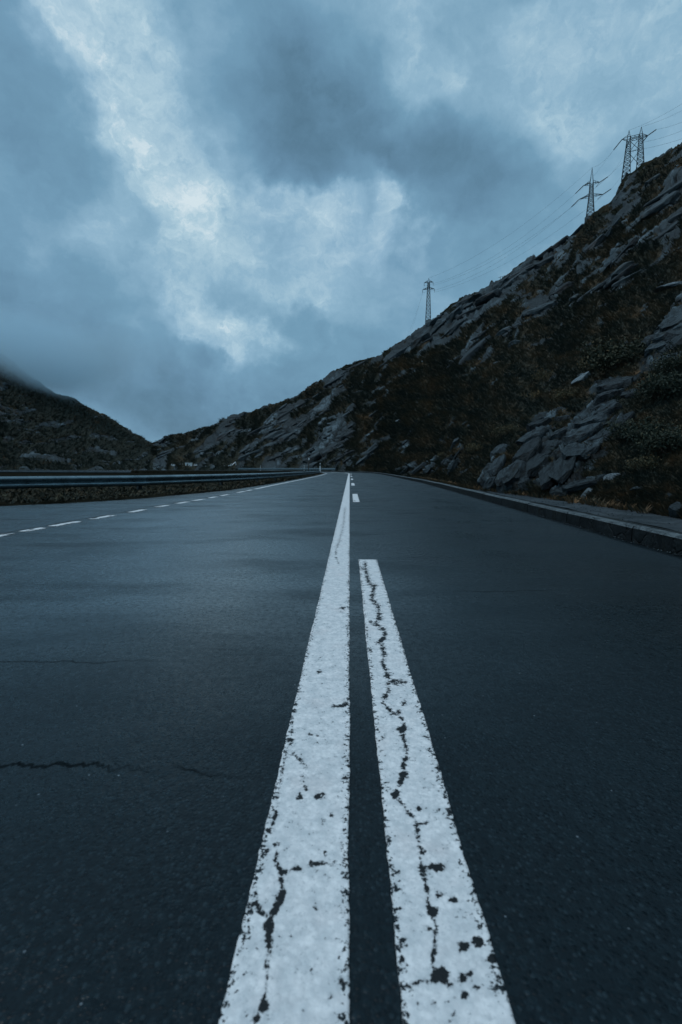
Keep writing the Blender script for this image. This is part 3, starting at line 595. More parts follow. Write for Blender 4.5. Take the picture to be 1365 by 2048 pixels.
# ------------------------------------------------------------------ guardrails
W_PROF = [(.0, .0), (.012, .012), (.055, .030), (.070, .052), (.070, .078), (.052, .100), (.012, .118), (.0, .135), (.012, .152), (.052, .170), (.070, .192), (.070, .218), (.055, .240), (.012, .258), (.0, .270)]
def guardrail(pts, tops, root, hsc=1.0, bottom=-.1, pmat='post'):
    """pts: one plan point per post"""
    pts = [Vector((*p, 0)) for p in pts]; n = len(pts); nrm = []
    for i in range(n):
        t = (pts[min(i + 1, n - 1)] - pts[max(i - 1, 0)]).normalized(); nn = Vector((t.y, -t.x, 0)); nrm.append(nn if nn.x > -.2 or True else -nn)
    for i in range(n - 1):
        vs, fs = [], []; seg = 3
        for k in range(seg + 1):
            f = k / seg; c = pts[i].lerp(pts[i + 1], f); nn = nrm[i].lerp(nrm[i + 1], f).normalized(); top = tops[i] + (tops[i + 1] - tops[i]) * f
            ext_ = (pts[i + 1] - pts[i]).normalized() * (.10 if k == seg else 0)
            off = .003 if k == 0 else 0
            for x, z in W_PROF:
                q = c + nn * (x + .03 + off) + ext_; vs.append((q.x, q.y, top - .27 * hsc + z * hsc))
            for x, z in reversed(W_PROF):
                q = c + nn * (x + .024 + off) + ext_; vs.append((q.x, q.y, top - .27 * hsc + z * hsc))
        m = 2 * len(W_PROF)
        for k in range(seg):
            for j in range(m): fs.append((k * m + j, k * m + (j + 1) % m, (k + 1) * m + (j + 1) % m, (k + 1) * m + j))
        fs.append(tuple(range(m))); fs.append(tuple(seg * m + j for j in range(m - 1, -1, -1)))
        rl = obj('rail_beam', mesh('rail_beam', vs, fs, M['steel']), root)
    for i in range(n):
        a = math.atan2(nrm[i].y, nrm[i].x); mb = MB(); c = pts[i] - nrm[i] * .035; h = tops[i] - .03 * hsc
        for dx_, dy_, sx, sy in ((0, 0, .008, .11), (-.03, .055, .065, .008), (-.03, -.055, .065, .008)):
            q = Matrix.Rotation(a, 3, 'Z') @ Vector((dx_, dy_, 0)); mb.box((c.x + q.x, c.y + q.y, (h + bottom) / 2), (sx, sy, h - bottom), (0, 0, a))
        po = mb.build('post', M[pmat], root)
        if i < 7:
            q = pts[i] + nrm[i] * .034
            for dz in (.10, .17): MB().beam(q + Vector((0, 0, tops[i] - dz * hsc)), q + nrm[i] * .022 + Vector((0, 0, tops[i] - dz * hsc)), .02, n=6).build('bolt', M['dark'], root)
gr = empty('guardrail', (-7, 10, 0), label='grey steel guardrail with round-shouldered beam along the left verge', cat='guardrail'); gr['category'] = 'guardrail'
gpts = [(-14.4, 1.2), (-12.2, 4.5), (-9.9, 7.6), (-7.55, 10.4), (-5.42, 12.9), (-4.22, 16.6), (-3.75, 20.6), (-3.6, 24.6), (-3.5, 28.6), (-3.42, 32.6), (-3.38, 36.6), (-3.38, 40.6), (-3.4, 44.6), (-3.4, 48.6), (-3.42, 52.6), (-3.5, 56.6)]
gpts += [tuple(at(float(s), -3.55)[:2]) for s in np.arange(60.6, 80, 4)]
gd = [math.hypot(*p) for p in gpts]
gtop = [float(np.interp(p[1], [0, 10, 13, 16.5, 20.5, 30, 45, 60, 140], [.475, .475, .460, .455, .44, .41, .36, .33, .33])) for p in gpts]
for p in gr.children: pass
gr.location = (0, 0, 0)
guardrail(gpts, gtop, gr, 1.0)
gr2 = empty('guardrail', (0, 0, 0), label='distant pale guardrail along the outside of the bend', cat='guardrail')
g2 = [tuple(at(float(s), 3.95)[:2]) for s in np.arange(84, 120, 4.0)]
g2 = g2[::-1]
guardrail(g2, [.62] * len(g2), gr2, 1.3)

# ------------------------------------------------------------------ scattered heath (nobody could count it)
def blades(name, pts, nrm, sizes, mat, nb=9, width=.10, lean=.7, label=None, tones=None, curl=True, seed=3, leafy=False):
    r = np.random.default_rng(seed); n = len(pts); K = n * nb
    base = np.repeat(pts, nb, 0); sz = np.repeat(sizes, nb); up = np.repeat(nrm, nb, 0) * .35 + np.array([0, 0, .65])
    t = r.uniform(0, 2 * np.pi, K); d = np.stack([np.cos(t), np.sin(t), np.zeros(K)], 1); l = r.uniform(.15, lean, K)[:, None]
    dirv = up + d * l; dirv /= np.linalg.norm(dirv, axis=1)[:, None]
    side = np.stack([-np.sin(t + r.uniform(-1, 1, K)), np.cos(t), np.zeros(K)], 1)
    ln = sz * r.uniform(.5, 1.15, K); root = base + d * (sz * r.uniform(0, .5, K))[:, None] - up * (sz * .08)[:, None]
    w = (sz * width * r.uniform(.6, 1.3, K))[:, None]
    mid = root + dirv * (ln * .55)[:, None]; tip = root + dirv * ln[:, None] + d * (ln * .3)[:, None]
    if leafy: v = np.stack([root + dirv * (ln * .2)[:, None], mid - side * w, tip, mid + side * w], 1)
    else: v = np.stack([root - side * w, root + side * w, mid + side * w * .7, tip], 1)
    tn = np.repeat(tones if tones is not None else r.uniform(0, 1, n), nb) + r.uniform(-.09, .09, K)
    return obj(name, mesh(name, v.reshape(-1, 3), np.arange(K * 4).reshape(-1, 4), mat, False, dict(tone=np.repeat(np.clip(tn, 0, 1), 4))), kind='stuff', label=label)
ok = (HPX > -30) & (HPX < 1400) & (HPY > 0) & (rock < .45) & (t_ < .985)
den = ok * (1.0 - rock) * np.where(left > .5, .5, 1.0) * np.where(HPX < 700, .5, 1.0)
idx = rng.choice(den.size, 76000, p=(den / den.sum()).ravel())
pts = P.reshape(-1, 3)[idx]; nm = Nrm.reshape(-1, 3)[idx]; rd = HD.ravel()[idx]; uu = U.ravel()[idx]; vv = Vv.ravel()[idx]
sz = np.clip(rd * rng.uniform(.0035, .0088, len(idx)) * np.interp(t_.ravel()[idx], [.8, 1], [1, .45]), .05, 2.2)
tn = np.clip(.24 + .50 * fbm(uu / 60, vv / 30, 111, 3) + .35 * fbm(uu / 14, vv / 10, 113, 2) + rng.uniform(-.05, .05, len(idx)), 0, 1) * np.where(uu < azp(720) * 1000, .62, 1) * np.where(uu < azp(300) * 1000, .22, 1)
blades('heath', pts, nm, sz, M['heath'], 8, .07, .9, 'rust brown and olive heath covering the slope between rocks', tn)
# verge grass and fallen leaves
vf = VERGE.reshape(-1, 3); vs_ = np.repeat(sv_, 22); vo = np.tile(fr, len(sv_))
p_ = ((vs_ > 5) & (vs_ < 60) & (vo > .02) & (vo < .93)) * 1.0 * np.where(vs_ < 20, 1, .8); i1 = rng.choice(len(vf), 5200, p=p_ / p_.sum())
vp = vf[i1] + np.stack([rng.normal(0, .12, 5200), rng.normal(0, .12, 5200), np.zeros(5200)], 1)
blades('grass', vp, np.tile([0, 0, 1.], (5200, 1)), rng.uniform(.035, .12, 5200) * np.interp(vs_[i1], [10, 50], [1, 1.6]), M['heath'], 8, .09, .9, 'short dark grass on the verge below the guardrail', rng.uniform(.0, .45, 5200), seed=5)
i1 = rng.choice(len(vf), 5200, p=p_ / p_.sum()); vp = vf[i1] + np.stack([rng.normal(0, .12, 5200), rng.normal(0, .12, 5200), np.full(5200, .02)], 1)
blades('leaves', vp, np.tile([0, 0, 1.], (5200, 1)), rng.uniform(.03, .085, 5200), M['litter'], 3, .30, 1.6, 'yellowish leaves strewn along the verge below the guardrail', np.clip(rng.normal(.34, .28, 5200), 0, 1), seed=8, leafy=True)

K = 1500; sg = 1.5 + 28 * rng.random(K) ** 1.6; og = np.interp(sg, *RE) - np.abs(rng.normal(0, .05, K)) - .01; pv_ = rng.random(K) < .55
og = np.where(pv_ & (sg < 12), np.interp(sg, *RE) + .21 + np.abs(rng.normal(0, .3, K)), og); base = at(sg, og); base[:, 2] = np.where(pv_ & (sg < 12), .130, 0.0); sz_ = rng.uniform(.003, .011, K)
oct_ = np.array([(1, 0, 0), (-1, 0, 0), (0, 1, 0), (0, -1, 0), (0, 0, .8), (0, 0, -.8)]); v = base[:, None] + oct_[None] * sz_[:, None, None] * rng.uniform(.6, 1.3, (K, 6, 1))
fo = np.array([(0, 2, 4), (2, 1, 4), (1, 3, 4), (3, 0, 4), (2, 0, 5), (1, 2, 5), (3, 1, 5), (0, 3, 5)]); f = (fo[None] + np.arange(K)[:, None, None] * 6).reshape(-1, 3)
obj('gravel', mesh('gravel', v.reshape(-1, 3), f, M['granite']), kind='stuff', label='grit and small stones washed along the kerb')
K = 900; sg = 1.5 + 26 * rng.random(K) ** 1.3; og = np.where(sg < 12, np.interp(sg, [-5, 5, 9, 11.5, 12.6], [3.72, 3.62, 3.5, 3.3, 3.06]) - np.abs(rng.normal(0, .09, K)), np.interp(sg, *RE) + .22); base = at(sg, og, .12)
blades('weeds', base, np.tile([0, 0, 1.], (K, 1)), rng.uniform(.04, .15, K), M['heath'], 10, .07, 1.0, 'brown weeds creeping over the back of the concrete strip', rng.uniform(.2, .8, K), seed=15)

# ------------------------------------------------------------------ boulders and slabs lying on the slope
def rock_mesh(name, seed, mat, flat=.6, sub=4, sharp=1.0):
    import bmesh
    bm = bmesh.new(); bmesh.ops.create_icosphere(bm, subdivisions=sub, radius=1)
    co = np.array([v.co for v in bm.verts]); r = np.random.default_rng(seed)
    for k in range(15):                       # chop with planes into facets
        nn = r.normal(size=3); nn /= np.linalg.norm(nn); dd = r.uniform(.52, .86); h = co @ nn - dd
        co = co - np.outer(np.maximum(h, 0) * .96 * sharp, nn)
    w = fbm(co[:, 0] * 2.2 + seed, co[:, 1] * 2.2 + co[:, 2] * 1.7, seed, 4)
    w2 = fbm(co[:, 0] * 7 + seed, co[:, 2] * 7 + co[:, 1] * 5, seed + 4, 3)
    co = co * (1 + .10 * w + .035 * w2)[:, None]; co[:, 2] *= flat
    for v, q in zip(bm.verts, co): v.co = q
    me = bpy.data.meshes.new(name); bm.to_mesh(me); bm.free(); me.materials.append(mat); return me
T1 = np.gradient(P, axis=1); T1 /= np.linalg.norm(T1, axis=-1, keepdims=True) + 1e-9     # towards the right
T2 = np.gradient(P, axis=0); T2 /= np.linalg.norm(T2, axis=-1, keepdims=True) + 1e-9     # up the slope
def slab_mesh(name, seed, mat, sub=3):
    import bmesh
    bm = bmesh.new(); bmesh.ops.create_icosphere(bm, subdivisions=sub, radius=1)
    co = np.array([v.co for v in bm.verts]); r = np.random.default_rng(seed)
    planes = [((0, 0, 1), .42), ((.12, .05, .99), .46)]
    for k in range(9): t = r.uniform(0, 6.28); planes.append(((math.cos(t), math.sin(t), r.uniform(-.1, .55)), r.uniform(.55, .88)))
    for nn, dd in planes:
        nn = np.array(nn) / np.linalg.norm(nn); h = co @ nn - dd; co = co - np.outer(np.maximum(h, 0), nn)
    st = np.floor(co[:, 1] * 3.2 + .5 * fbm(co[:, 0] * 2 + seed, co[:, 1] * 2, seed, 2)); co[:, 2] += (_h(st, st * 0, seed) - .5) * .16
    w = fbm(co[:, 0] * 3 + seed, co[:, 1] * 6 + co[:, 2] * 2, seed, 4, .6); co[:, 2] += w * .10; co[:, :2] *= (1 + .07 * w)[:, None]
    for v, q in zip(bm.verts, co): v.co = q
    me = bpy.data.meshes.new(name); bm.to_mesh(me); bm.free(); me.materials.append(mat); return me
SLN = [slab_mesh('rock_slab', 300 + i, M['slab'], 4) for i in range(7)]; SLF = [slab_mesh('rock_slab', 320 + i, M['slab'], 3) for i in range(7)]
def put_slab(name, px, py, hl, hw, ang_, thick, parent, near=False, rr_=random):
    p, nn, (i, j) = hill_at(px, py); d = p.length; a = R(ang_ + rr_.uniform(-7, 7))
    n0 = Vector(np.cross(T1[i, j], T2[i, j])).normalized(); n0 = n0 if n0.z > 0 else -n0
    i2, j2 = min(i + 6, NS - 2), j; lo_, hi_ = max(i - 14, 0), min(i + 14, NS - 1); jl, jh = max(j - 14, 0), min(j + 14, P.shape[1] - 1)
    u_v = Vector(P[hi_, j] - P[lo_, j]).normalized(); r_v = Vector(P[i, jh] - P[i, jl]).normalized(); n0 = r_v.cross(u_v).normalized(); n0 = n0 if n0.z > 0 else -n0
    # direction along the surface that climbs at the dip angle as seen from the road
    va = Vector(pix_dir(px, py)); right = va.cross(Vector((0, 0, 1))).normalized(); upv = right.cross(va).normalized()
    q = right * math.cos(a) + upv * math.sin(a); x = (q - n0 * q.dot(n0)); st_ = 1 / max(x.length, .35)
    dirp = (q + va * (-(q.dot(n0)) / min(va.dot(n0), -.25))); x = dirp.normalized(); st_ = min(dirp.length, 2.6)
    x = (x - n0 * x.dot(n0)).normalized(); y = n0.cross(x).normalized()
    L, W = hl * d / 1000 * st_, hw * d / 1000 * 1.3; H = thick * d / 1000
    o = obj(name, (SLN if near else SLF)[rr_.randrange(7)], parent)
    mt = Matrix((x, y, n0)).transposed().to_4x4(); c = p + n0 * H * .05
    o.matrix_world = Matrix.Translation(c) @ mt @ Matrix.Diagonal((L, W, H, 1))
    return o
R2 = random.Random(11)
# slabs of the far slopes: children of the hillside
for (hx, hy, ha, hb, an, am, rf) in HINT:
    if rf > 2.2 or am < .25: continue
    nn_ = max(1, int(ha / 22))
    for k in range(nn_):
        f = (k + .5) / nn_ * 2 - 1; ca_, sa_ = math.cos(R(an)), math.sin(R(an)); off = R2.uniform(-.5, .5) * hb
        put_slab('rock_slab', hx + ca_ * ha * f * .85 + sa_ * off, hy - sa_ * ha * f * .85 + ca_ * off, ha / nn_ * R2.uniform(.9, 1.3), hb * R2.uniform(.45, .8), an, hb * .6, hill, rr_=R2)
w_ = ((rock > .5) & (HPX > 310) & (HPX < 1365) & (t_ > .12) & (t_ < .95)) * 1.0
idx2 = rng.choice(w_.size, 110, p=(w_ / w_.sum()).ravel())
for q in idx2:
    i, j = divmod(int(q), P.shape[1]); sz_ = R2.uniform(6, 17)
    put_slab('rock_slab', HPX[i, j], HPY[i, j], sz_, sz_ * R2.uniform(.3, .55), R2.gauss(37, 8), sz_ * .35, hill, rr_=R2)
for k in range(26):                        # low ledges of the left mountain
    px = R2.uniform(5, 270); top_ = np.interp(px, [p_[0] for p_ in SKY], [p_[1] for p_ in SKY]); py = R2.uniform(top_ + (930 - top_) * .4, 930); sz_ = R2.uniform(7, 16)
    put_slab('rock_slab', px, py, sz_, sz_ * R2.uniform(.3, .5), R2.gauss(-6, 6), sz_ * .25, hill, rr_=R2)
def outcrop(label, blocks, cat='rock outcrop'):
    p, _, _ = hill_at(blocks[0][0], blocks[0][1]); root = empty('rock_outcrop', p, label=label, cat=cat)
    bpy.context.view_layer.update()
    for b_ in blocks:
        o = put_slab('rock_block', b_[0], b_[1], b_[2] * 1.12, b_[3] * 1.4, b_[4], b_[5] * .75, None, True, R2); m_ = o.matrix_world.copy(); o.parent = root; o.matrix_parent_inverse = root.matrix_basis.inverted(); o.matrix_world = m_
    return root
outcrop('big fractured grey outcrop rising in blocks above the kerb', [
    (1014, 968, 26, 13, 62, 22), (1032, 940, 30, 14, 62, 22), (1050, 905, 28, 16, 60, 24), (1066, 874, 22, 16, 55, 24), (1080, 848, 20, 13, 40, 22), (1100, 836, 26, 10, 12, 20), (1126, 838, 18, 10, 20, 18),
    (1052, 955, 24, 12, 78, 18), (1076, 925, 30, 14, 80, 18), (1100, 900, 28, 16, 82, 20), (1098, 950, 26, 12, 86, 14), (1126, 930, 30, 14, 86, 14), (1150, 900, 30, 16, 70, 18), (1120, 872, 24, 12, 30, 20),
    (1160, 868, 32, 16, 32, 24), (1186, 845, 34, 18, 30, 26), (1212, 822, 28, 16, 36, 26), (1206, 868, 26, 16, 50, 16), (1178, 890, 24, 14, 70, 14), (1218, 792, 24, 14, 30, 26), (1240, 772, 34, 17, 8, 28), (1262, 790, 16, 14, 20, 22), (1236, 845, 18, 14, 60, 14)])
outcrop('dark grey ribs of rock at the left foot of the big outcrop', [(982, 965, 20, 9, 70, 14), (990, 930, 24, 10, 72, 15), (998, 900, 20, 10, 66, 14), (972, 972, 14, 6, 50, 10), (1000, 950, 18, 7, 74, 10)])
outcrop('steep pale rock face cut by the right edge halfway up', [(1352, 642, 26, 14, 50, 20), (1336, 668, 24, 15, 50, 22), (1318, 694, 20, 11, 40, 18), (1350, 690, 26, 14, 56, 18), (1340, 720, 24, 12, 70, 14), (1318, 722, 16, 9, 70, 12), (1362, 668, 20, 14, 60, 16)])
outcrop('long flat rock sheet at the foot of the bank beside the concrete strip', [(1125, 980, 30, 8, 8, 8), (1160, 968, 34, 9, 16, 10), (1190, 958, 20, 7, 22, 8)])
outcrop('low broken grey ledge above the kerb before the bend', [(915, 908, 14, 7, 50, 8), (905, 932, 16, 8, 42, 9), (880, 930, 20, 9, 34, 9), (858, 936, 16, 7, 30, 8), (932, 940, 14, 6, 46, 8), (838, 935, 18, 7, 30, 7), (812, 938, 16, 5, 28, 6)])
outcrop('slanting pale rock face beside the road where it bends', [(650, 905, 26, 8, 36, 8), (672, 892, 30, 9, 36, 9), (694, 878, 26, 8, 38, 8), (660, 922, 22, 7, 40, 7), (686, 912, 24, 8, 42, 8), (716, 912, 24, 8, 38, 7), (738, 898, 20, 6, 38, 6), (640, 930, 20, 6, 44, 6)])
BOULD = [  # px, py, half width px, flatness, pitch tilt deg (up-right), material, label
    (1348, 573, 32, .22, 4, 'pale', 'pale flat slab jutting from the brown slope near the right edge'),
    (1166, 757, 24, .32, 28, 'pale', 'small pale tilted rock above the big outcrop'),
    (993, 727, 8, .8, 0, 'pale', 'lone bright little stone in the dark heath mid slope'),
    (1221, 955, 17, .42, 20, 'pale', 'pale flat stone low on the bank beneath the dark brush'),
    (1177, 984, 16, .5, 32, 'pale', 'pale stone at the foot of the bank near the concrete strip'),
    (1276, 977, 15, .4, 5, 'granite', 'dull grey stone low on the bank, rightmost small one'),
    (1360, 1022, 18, .9, 60, 'granite', 'upright grey rock at the back of the concrete strip, cut by the right edge'),
    (930, 848, 9, .6, 30, 'granite', 'small grey rock in the rust heath left of the outcrop'),
    (938, 851, 5, .8, 30, 'pale', 'tiny pale stone touching a small grey rock'),
    (913, 888, 20, .55, 50, 'granite', 'tilted grey rock above the kerb left of the outcrop'),
    (1030, 688, 14, .6, 20, 'granite_far', 'rounded grey boulder in the middle of the far slope'),
    (1010, 668, 22, .45, 25, 'granite_far', 'broad grey boulder just above the rounded one'),
    (1148, 598, 15, .5, 35, 'granite_far', 'long grey rock on the middle slope below the tall pylon'),
    (1142, 612, 9, .6, 35, 'pale', 'pale streaked stone below the long grey rock'),
    (797, 843, 9, .45, 12, 'pale', 'lone pale stone on the dark slope above the road'),
    (862, 828, 7, .8, 0, 'granite_far', 'small round grey stone right of the lone pale stone'),
    (1245, 545, 26, .4, 35, 'granite_far', 'big slanting grey rock high on the right slope'),
    (1300, 690, 20, .9, 60, 'granite', 'steep grey rock under the pale flat slab'),
]
for i, (px, py, hw, fl, tilt, mt, lb) in enumerate(BOULD):
    p, nn, ij = hill_at(px, py); d = p.length; s = hw * d / 1000
    o = obj('boulder', rock_mesh('boulder', 40 + i, M[mt], fl, 4 if d < 60 else 3), label=lb, cat='boulder', group='boulders lying on the right slope')
    o.location = p + nn * s * .10; o.scale = (s, s * .8, s); o.rotation_euler = (R(10), R(-tilt), -math.atan2(p.x, p.y) * 1.0 + R(random.uniform(-15, 15)))

# ------------------------------------------------------------------ shrubs
def shrub(px, py, size_px, label, nleaf, tone0, seed, squash=.7):
    p, nn, ij = hill_at(px, py); d = p.length; S_ = size_px * d / 1000; r = np.random.default_rng(seed)
    root = empty('shrub', p, label=label, cat='shrub', group='shrubs growing on the bank')
    st = MB(); cl = []
    for k in range(12):
        t = r.uniform(0, 6.28); l = r.uniform(.3, 1); q = Vector((math.cos(t) * l * .8, math.sin(t) * l * .8, r.uniform(.35, 1) * squash * (1.25 - l * .5))) * S_
        st.beam((0, 0, -.1 * S_), q, .022 * S_, .006 * S_, 4); cl.append(q)
    st.build('stems', M['wood'], root)
    cl = np.array(cl); K = nleaf; c = cl[r.integers(0, len(cl), K)] * r.uniform(.65, 1.05, K)[:, None] + r.normal(0, .15, (K, 3)) * S_ * np.array([1, 1, .8])
    c[:, 2] = np.maximum(c[:, 2], -.05 * S_)
    a = r.normal(size=(K, 3)); a /= np.linalg.norm(a, axis=1)[:, None]; b_ = np.cross(a, r.normal(size=(K, 3))); b_ /= np.linalg.norm(b_, axis=1)[:, None]
    L = (S_ * r.uniform(.025, .06, K))[:, None]; v = np.stack([c - a * L, c - b_ * L * .45, c + a * L, c + b_ * L * .45], 1)
    tn = np.clip(tone0 + r.normal(0, .13, K) + .22 * (c[:, 2] / (S_ * squash)) ** 2 * (r.random(K) < .45), 0, 1)
    obj('foliage', mesh('foliage', v.reshape(-1, 3), np.arange(K * 4).reshape(-1, 4), M['leaf'], False, dict(tone=np.repeat(tn, 4))), root)
SH = [(1235, 735, 62, 'large dark round shrub with rusty tips above the outcrop', 4200, .30), (1180, 742, 34, 'rust tinged shrub beside the large dark round one', 1800, .5),
      (1130, 800, 30, 'low brown shrub over the top of the cracked outcrop', 1500, .5), (1320, 800, 60, 'dark green brush right of the pale rounded outcrop top', 3600, .16),
      (1345, 905, 55, 'dark leafy brush low on the bank by the right edge', 3200, .20), (1270, 880, 50, 'dark scrub filling the hollow right of the outcrop', 3000, .14),
      (1010, 870, 30, 'olive brown shrub above the left rib of the outcrop', 1500, .46), (950, 905, 26, 'small brown shrub on the bank left of the outcrop', 1300, .5),
      (1060, 800, 24, 'yellowish brown tuft shrub topping the outcrop edge', 1200, .62), (1290, 940, 34, 'brown scrub behind the rightmost small stones', 1800, .44),
      (866, 646, 6, 'small dark bush beside the foot of the slender pylon', 300, .05), (1085, 760, 26, 'rusty shrub in the heath up slope of the outcrop', 1300, .55),
      (880, 915, 16, 'small rusty shrub above the kerb before the bend', 800, .5), (1340, 745, 40, 'dark bush below the steep slab at the right edge', 2200, .22)]
for i, (px, py, s_, lb, nl, tn_) in enumerate(SH): shrub(px, py, s_, lb, nl, tn_, 200 + i)

# ------------------------------------------------------------------ pylons
def lattice(mb_leg, mb_br, c0, w0, c1, w1, n, lw, bw, depth=None):
    """four tapering legs with zigzag bracing between two square sections"""
    cor = [(-1, -1), (1, -1), (1, 1), (-1, 1)]
    def P_(f, k): 
        c = Vector(c0).lerp(Vector(c1), f); w = w0 + (w1 - w0) * f; return c + Vector((cor[k][0] * w / 2, cor[k][1] * w / 2, 0))
    for k in range(4): mb_leg[k].beam(P_(0, k), P_(1, k), lw)
    for i in range(n):
        fa = 1 - (1 - i / n) ** 1.0; fb = 1 - (1 - (i + 1) / n) ** 1.0
        for k in range(4):
            k2 = (k + 1) % 4; mb_br.beam(P_(fa, k), P_(fb, k2), bw); mb_br.beam(P_(fa, k2), P_(fb, k), bw)
            mb_br.beam(P_(fb, k), P_(fb, k2), bw)
def arm(mb, z, half, w, side, rise, bw):
    t = Vector((side * half, 0, z)); pts = [Vector((side * w / 2, y, z + dz)) for y in (-w / 2, w / 2) for dz in (0, rise)]
    for p in pts: mb.beam(p, t, bw)
    for f in (.33, .66):
        q = [p.lerp(t, f) for p in pts]; mb.beam(q[0], q[1], bw * .8); mb.beam(q[2], q[3], bw * .8); mb.beam(q[0], q[3], bw * .8); mb.beam(q[1], q[2], bw * .8)
def wpoint(px, py, dist): d = pix_dir(px, py); return Vector(d * (dist / math.hypot(d[0], d[1]))) + Vector((0, 0, CAMH))
def build_pylon(px, top, base, dist, w0, w1, arms, label, strain=False, tilt=0):
    tp = wpoint(px, top, dist); bp = wpoint(px, base, dist); H = tp.z - bp.z; face = -math.atan2(tp.x, tp.y)
    root = empty('pylon', (tp.x, tp.y, bp.z), face + tilt, label=label, cat='pylon', group='power pylons on the ridge')
    legs = [MB() for _ in range(4)]; br = MB(); neck = arms[-1][0] * H
    pk = H * .90
    lattice(legs, br, (0, 0, 0), w0, (0, 0, arms[0][0] * H), w1, 9, .30, .15)
    lattice(legs, br, (0, 0, arms[0][0] * H), w1, (0, 0, neck), w1 * .75, 4, .28, .15)
    for k in range(4): legs[k].beam((Vector(((-1, 1, 1, -1)[k] * w1 * .375, (-1, -1, 1, 1)[k] * w1 * .375, neck))), (0, 0, H), .26, .12)
    for k in range(4): legs[k].build('leg', M['lattice'], root)
    q = br.build('bracing', M['lattice'], root)
    ends = []
    for (zf, half) in arms:
        for sd in (-1, 1):
            mb = MB(); arm(mb, zf * H, half, w1 * .85, sd, H * .035, .17); mb.build('crossarm', M['lattice'], root)
            im = MB(); a = Vector((sd * half, 0, zf * H))
            if strain:
                drop = Vector((-3.4, 0, -2.9)) if sd < 0 else Vector((3.4, 0, 1.7)); im.beam(a, a + drop, .34, .34, 6)
                if sd > 0: im.beam(Vector((sd * half * .55, 0, zf * H - 1.8)), a, .16, .16, 4); 
                else: im.beam(Vector((sd * half * .2, 0, zf * H + 1.0)), a, .2, .2, 4)
                ends.append(root.matrix_basis @ (a + drop))
            else:
                im.beam(a, a + Vector((0, 0, -2.0)), .2, .2, 6); ends.append(root.matrix_basis @ (a + Vector((0, 0, -2.0))))
            im.build('insulator', M['glass'], root)
    ends.append(root.matrix_basis @ Vector((0, 0, H)))
    return root, ends
bpy.context.view_layer.update()
pa, ea = build_pylon(858, 556, 649, 333, 3.5, 1.6, [(.76, 3.7), (.905, 2.8)], 'slender distant pylon with two short crossarms, lowest on the ridge')
pb, eb = build_pylon(1185, 335, 462, 284, 4.6, 2.0, [(.545, 5.2), (.745, 3.6)], 'tall single-peaked pylon with two wide crossarms, middle one on the ridge', True)
# twin-headed portal pylon
dist = 272; tp = wpoint(1271, 257, dist); bp = wpoint(1266, 362, dist); H = tp.z - bp.z
root = empty('pylon', (tp.x, tp.y, bp.z), -math.atan2(tp.x, tp.y), label='twin-headed portal pylon with two lattice columns, highest on the ridge', cat='pylon', group='power pylons on the ridge')
root.scale = (.80, .80, 1)
for sd in (-1, 1):
    legs = [MB() for _ in range(4)]; br = MB(); xt = sd * 2.9
    lattice(legs, br, (sd * 3.5, 0, 0), 4.4, (xt, 0, H * .80), 2.0, 9, .28, .15)
    for k in range(4): legs[k].beam(Vector((xt + (-1, 1, 1, -1)[k], (-1, -1, 1, 1)[k] * 1.0, H * .80)), (xt + sd * .1, 0, H), .26, .14)
    for k in range(4): legs[k].build('leg', M['lattice'], root)
    br.build('bracing', M['lattice'], root)
mb = MB()
for y in (-.9, .9):
    mb.beam((-6.3, 0, H * .86), (-3, y, H * .90), .2); mb.beam((-6.3, 0, H * .86), (-3, y, H * .80), .2); mb.beam((6.3, 0, H * .80), (3, y, H * .86), .2); mb.beam((6.3, 0, H * .80), (3, y, H * .78), .2)
    for i in range(6):
        a0 = -3 + i; mb.beam((a0, y, H * (.80 + .05 * (i % 2))), (a0 + 1, y, H * (.85 - .05 * (i % 2))), .16)
    mb.beam((-3, y, H * .80), (3, y, H * .79), .2); mb.beam((-3, y, H * .86), (3, y, H * .85), .2)
mb.build('crossarm', M['lattice'], root)
mb = MB(); mb.beam((-2.2, 0, H * .78), (2.4, 0, H * .58), .2); mb.beam((2.2, 0, H * .78), (-2.4, 0, H * .58), .2); mb.beam((-2.7, 0, H * .58), (2.7, 0, H * .58), .2); mb.beam((-2.6, 0, H * .56), (2.2, 0, H * .32), .2); mb.beam((2.6, 0, H * .56), (-2.2, 0, H * .32), .2)
mb.build('cross_brace', M['lattice'], root)
ec = []
for a, b_ in (((-6.3, 0, H * .86), (-10.3, 0, H * .70)), ((-2.9, 0, H * .78), (-4.4, 0, H * .62)), ((6.3, 0, H * .80), (10.2, 0, H * .87)), ((6.3, 0, H * .80), (3.8, 0, H * .70))):
    MB().beam(a, b_, .40, .40, 6).build('insulator', M['glass'], root); ec.append(root.matrix_basis @ Vector(b_))
ec2 = [root.matrix_basis @ Vector((-2.9, 0, H)), root.matrix_basis @ Vector((2.9, 0, H))]
def wire(a, b_, sag, label, grp, r=.036):
    vs = []; fs = []; n = 26
    for i in range(n + 1):
        f = i / n; c = Vector(a).lerp(Vector(b_), f); c.z -= sag * 4 * f * (1 - f)
        for k in range(4): t = k * math.pi / 2; vs.append((c.x + math.cos(t) * r * .6, c.y + math.cos(t) * r * .6, c.z + math.sin(t) * r))
    for i in range(n):
        for k in range(4): fs.append((i * 4 + k, i * 4 + (k + 1) % 4, (i + 1) * 4 + (k + 1) % 4, (i + 1) * 4 + k))
    obj('power_line', mesh('power_line', vs, fs, M['wire']), label=label, cat='power line', group=grp)
gA = 'cables from the slender to the middle pylon'
for i, w in enumerate(('from the left tip of the lower crossarm', 'from the right tip of the lower crossarm', 'from the left tip of the upper crossarm', 'from the right tip of the upper crossarm', 'from its pointed top')):
    wire(eb[i], ea[i], 7 if i < 4 else 6, 'cable down to the slender pylon ' + w, gA)
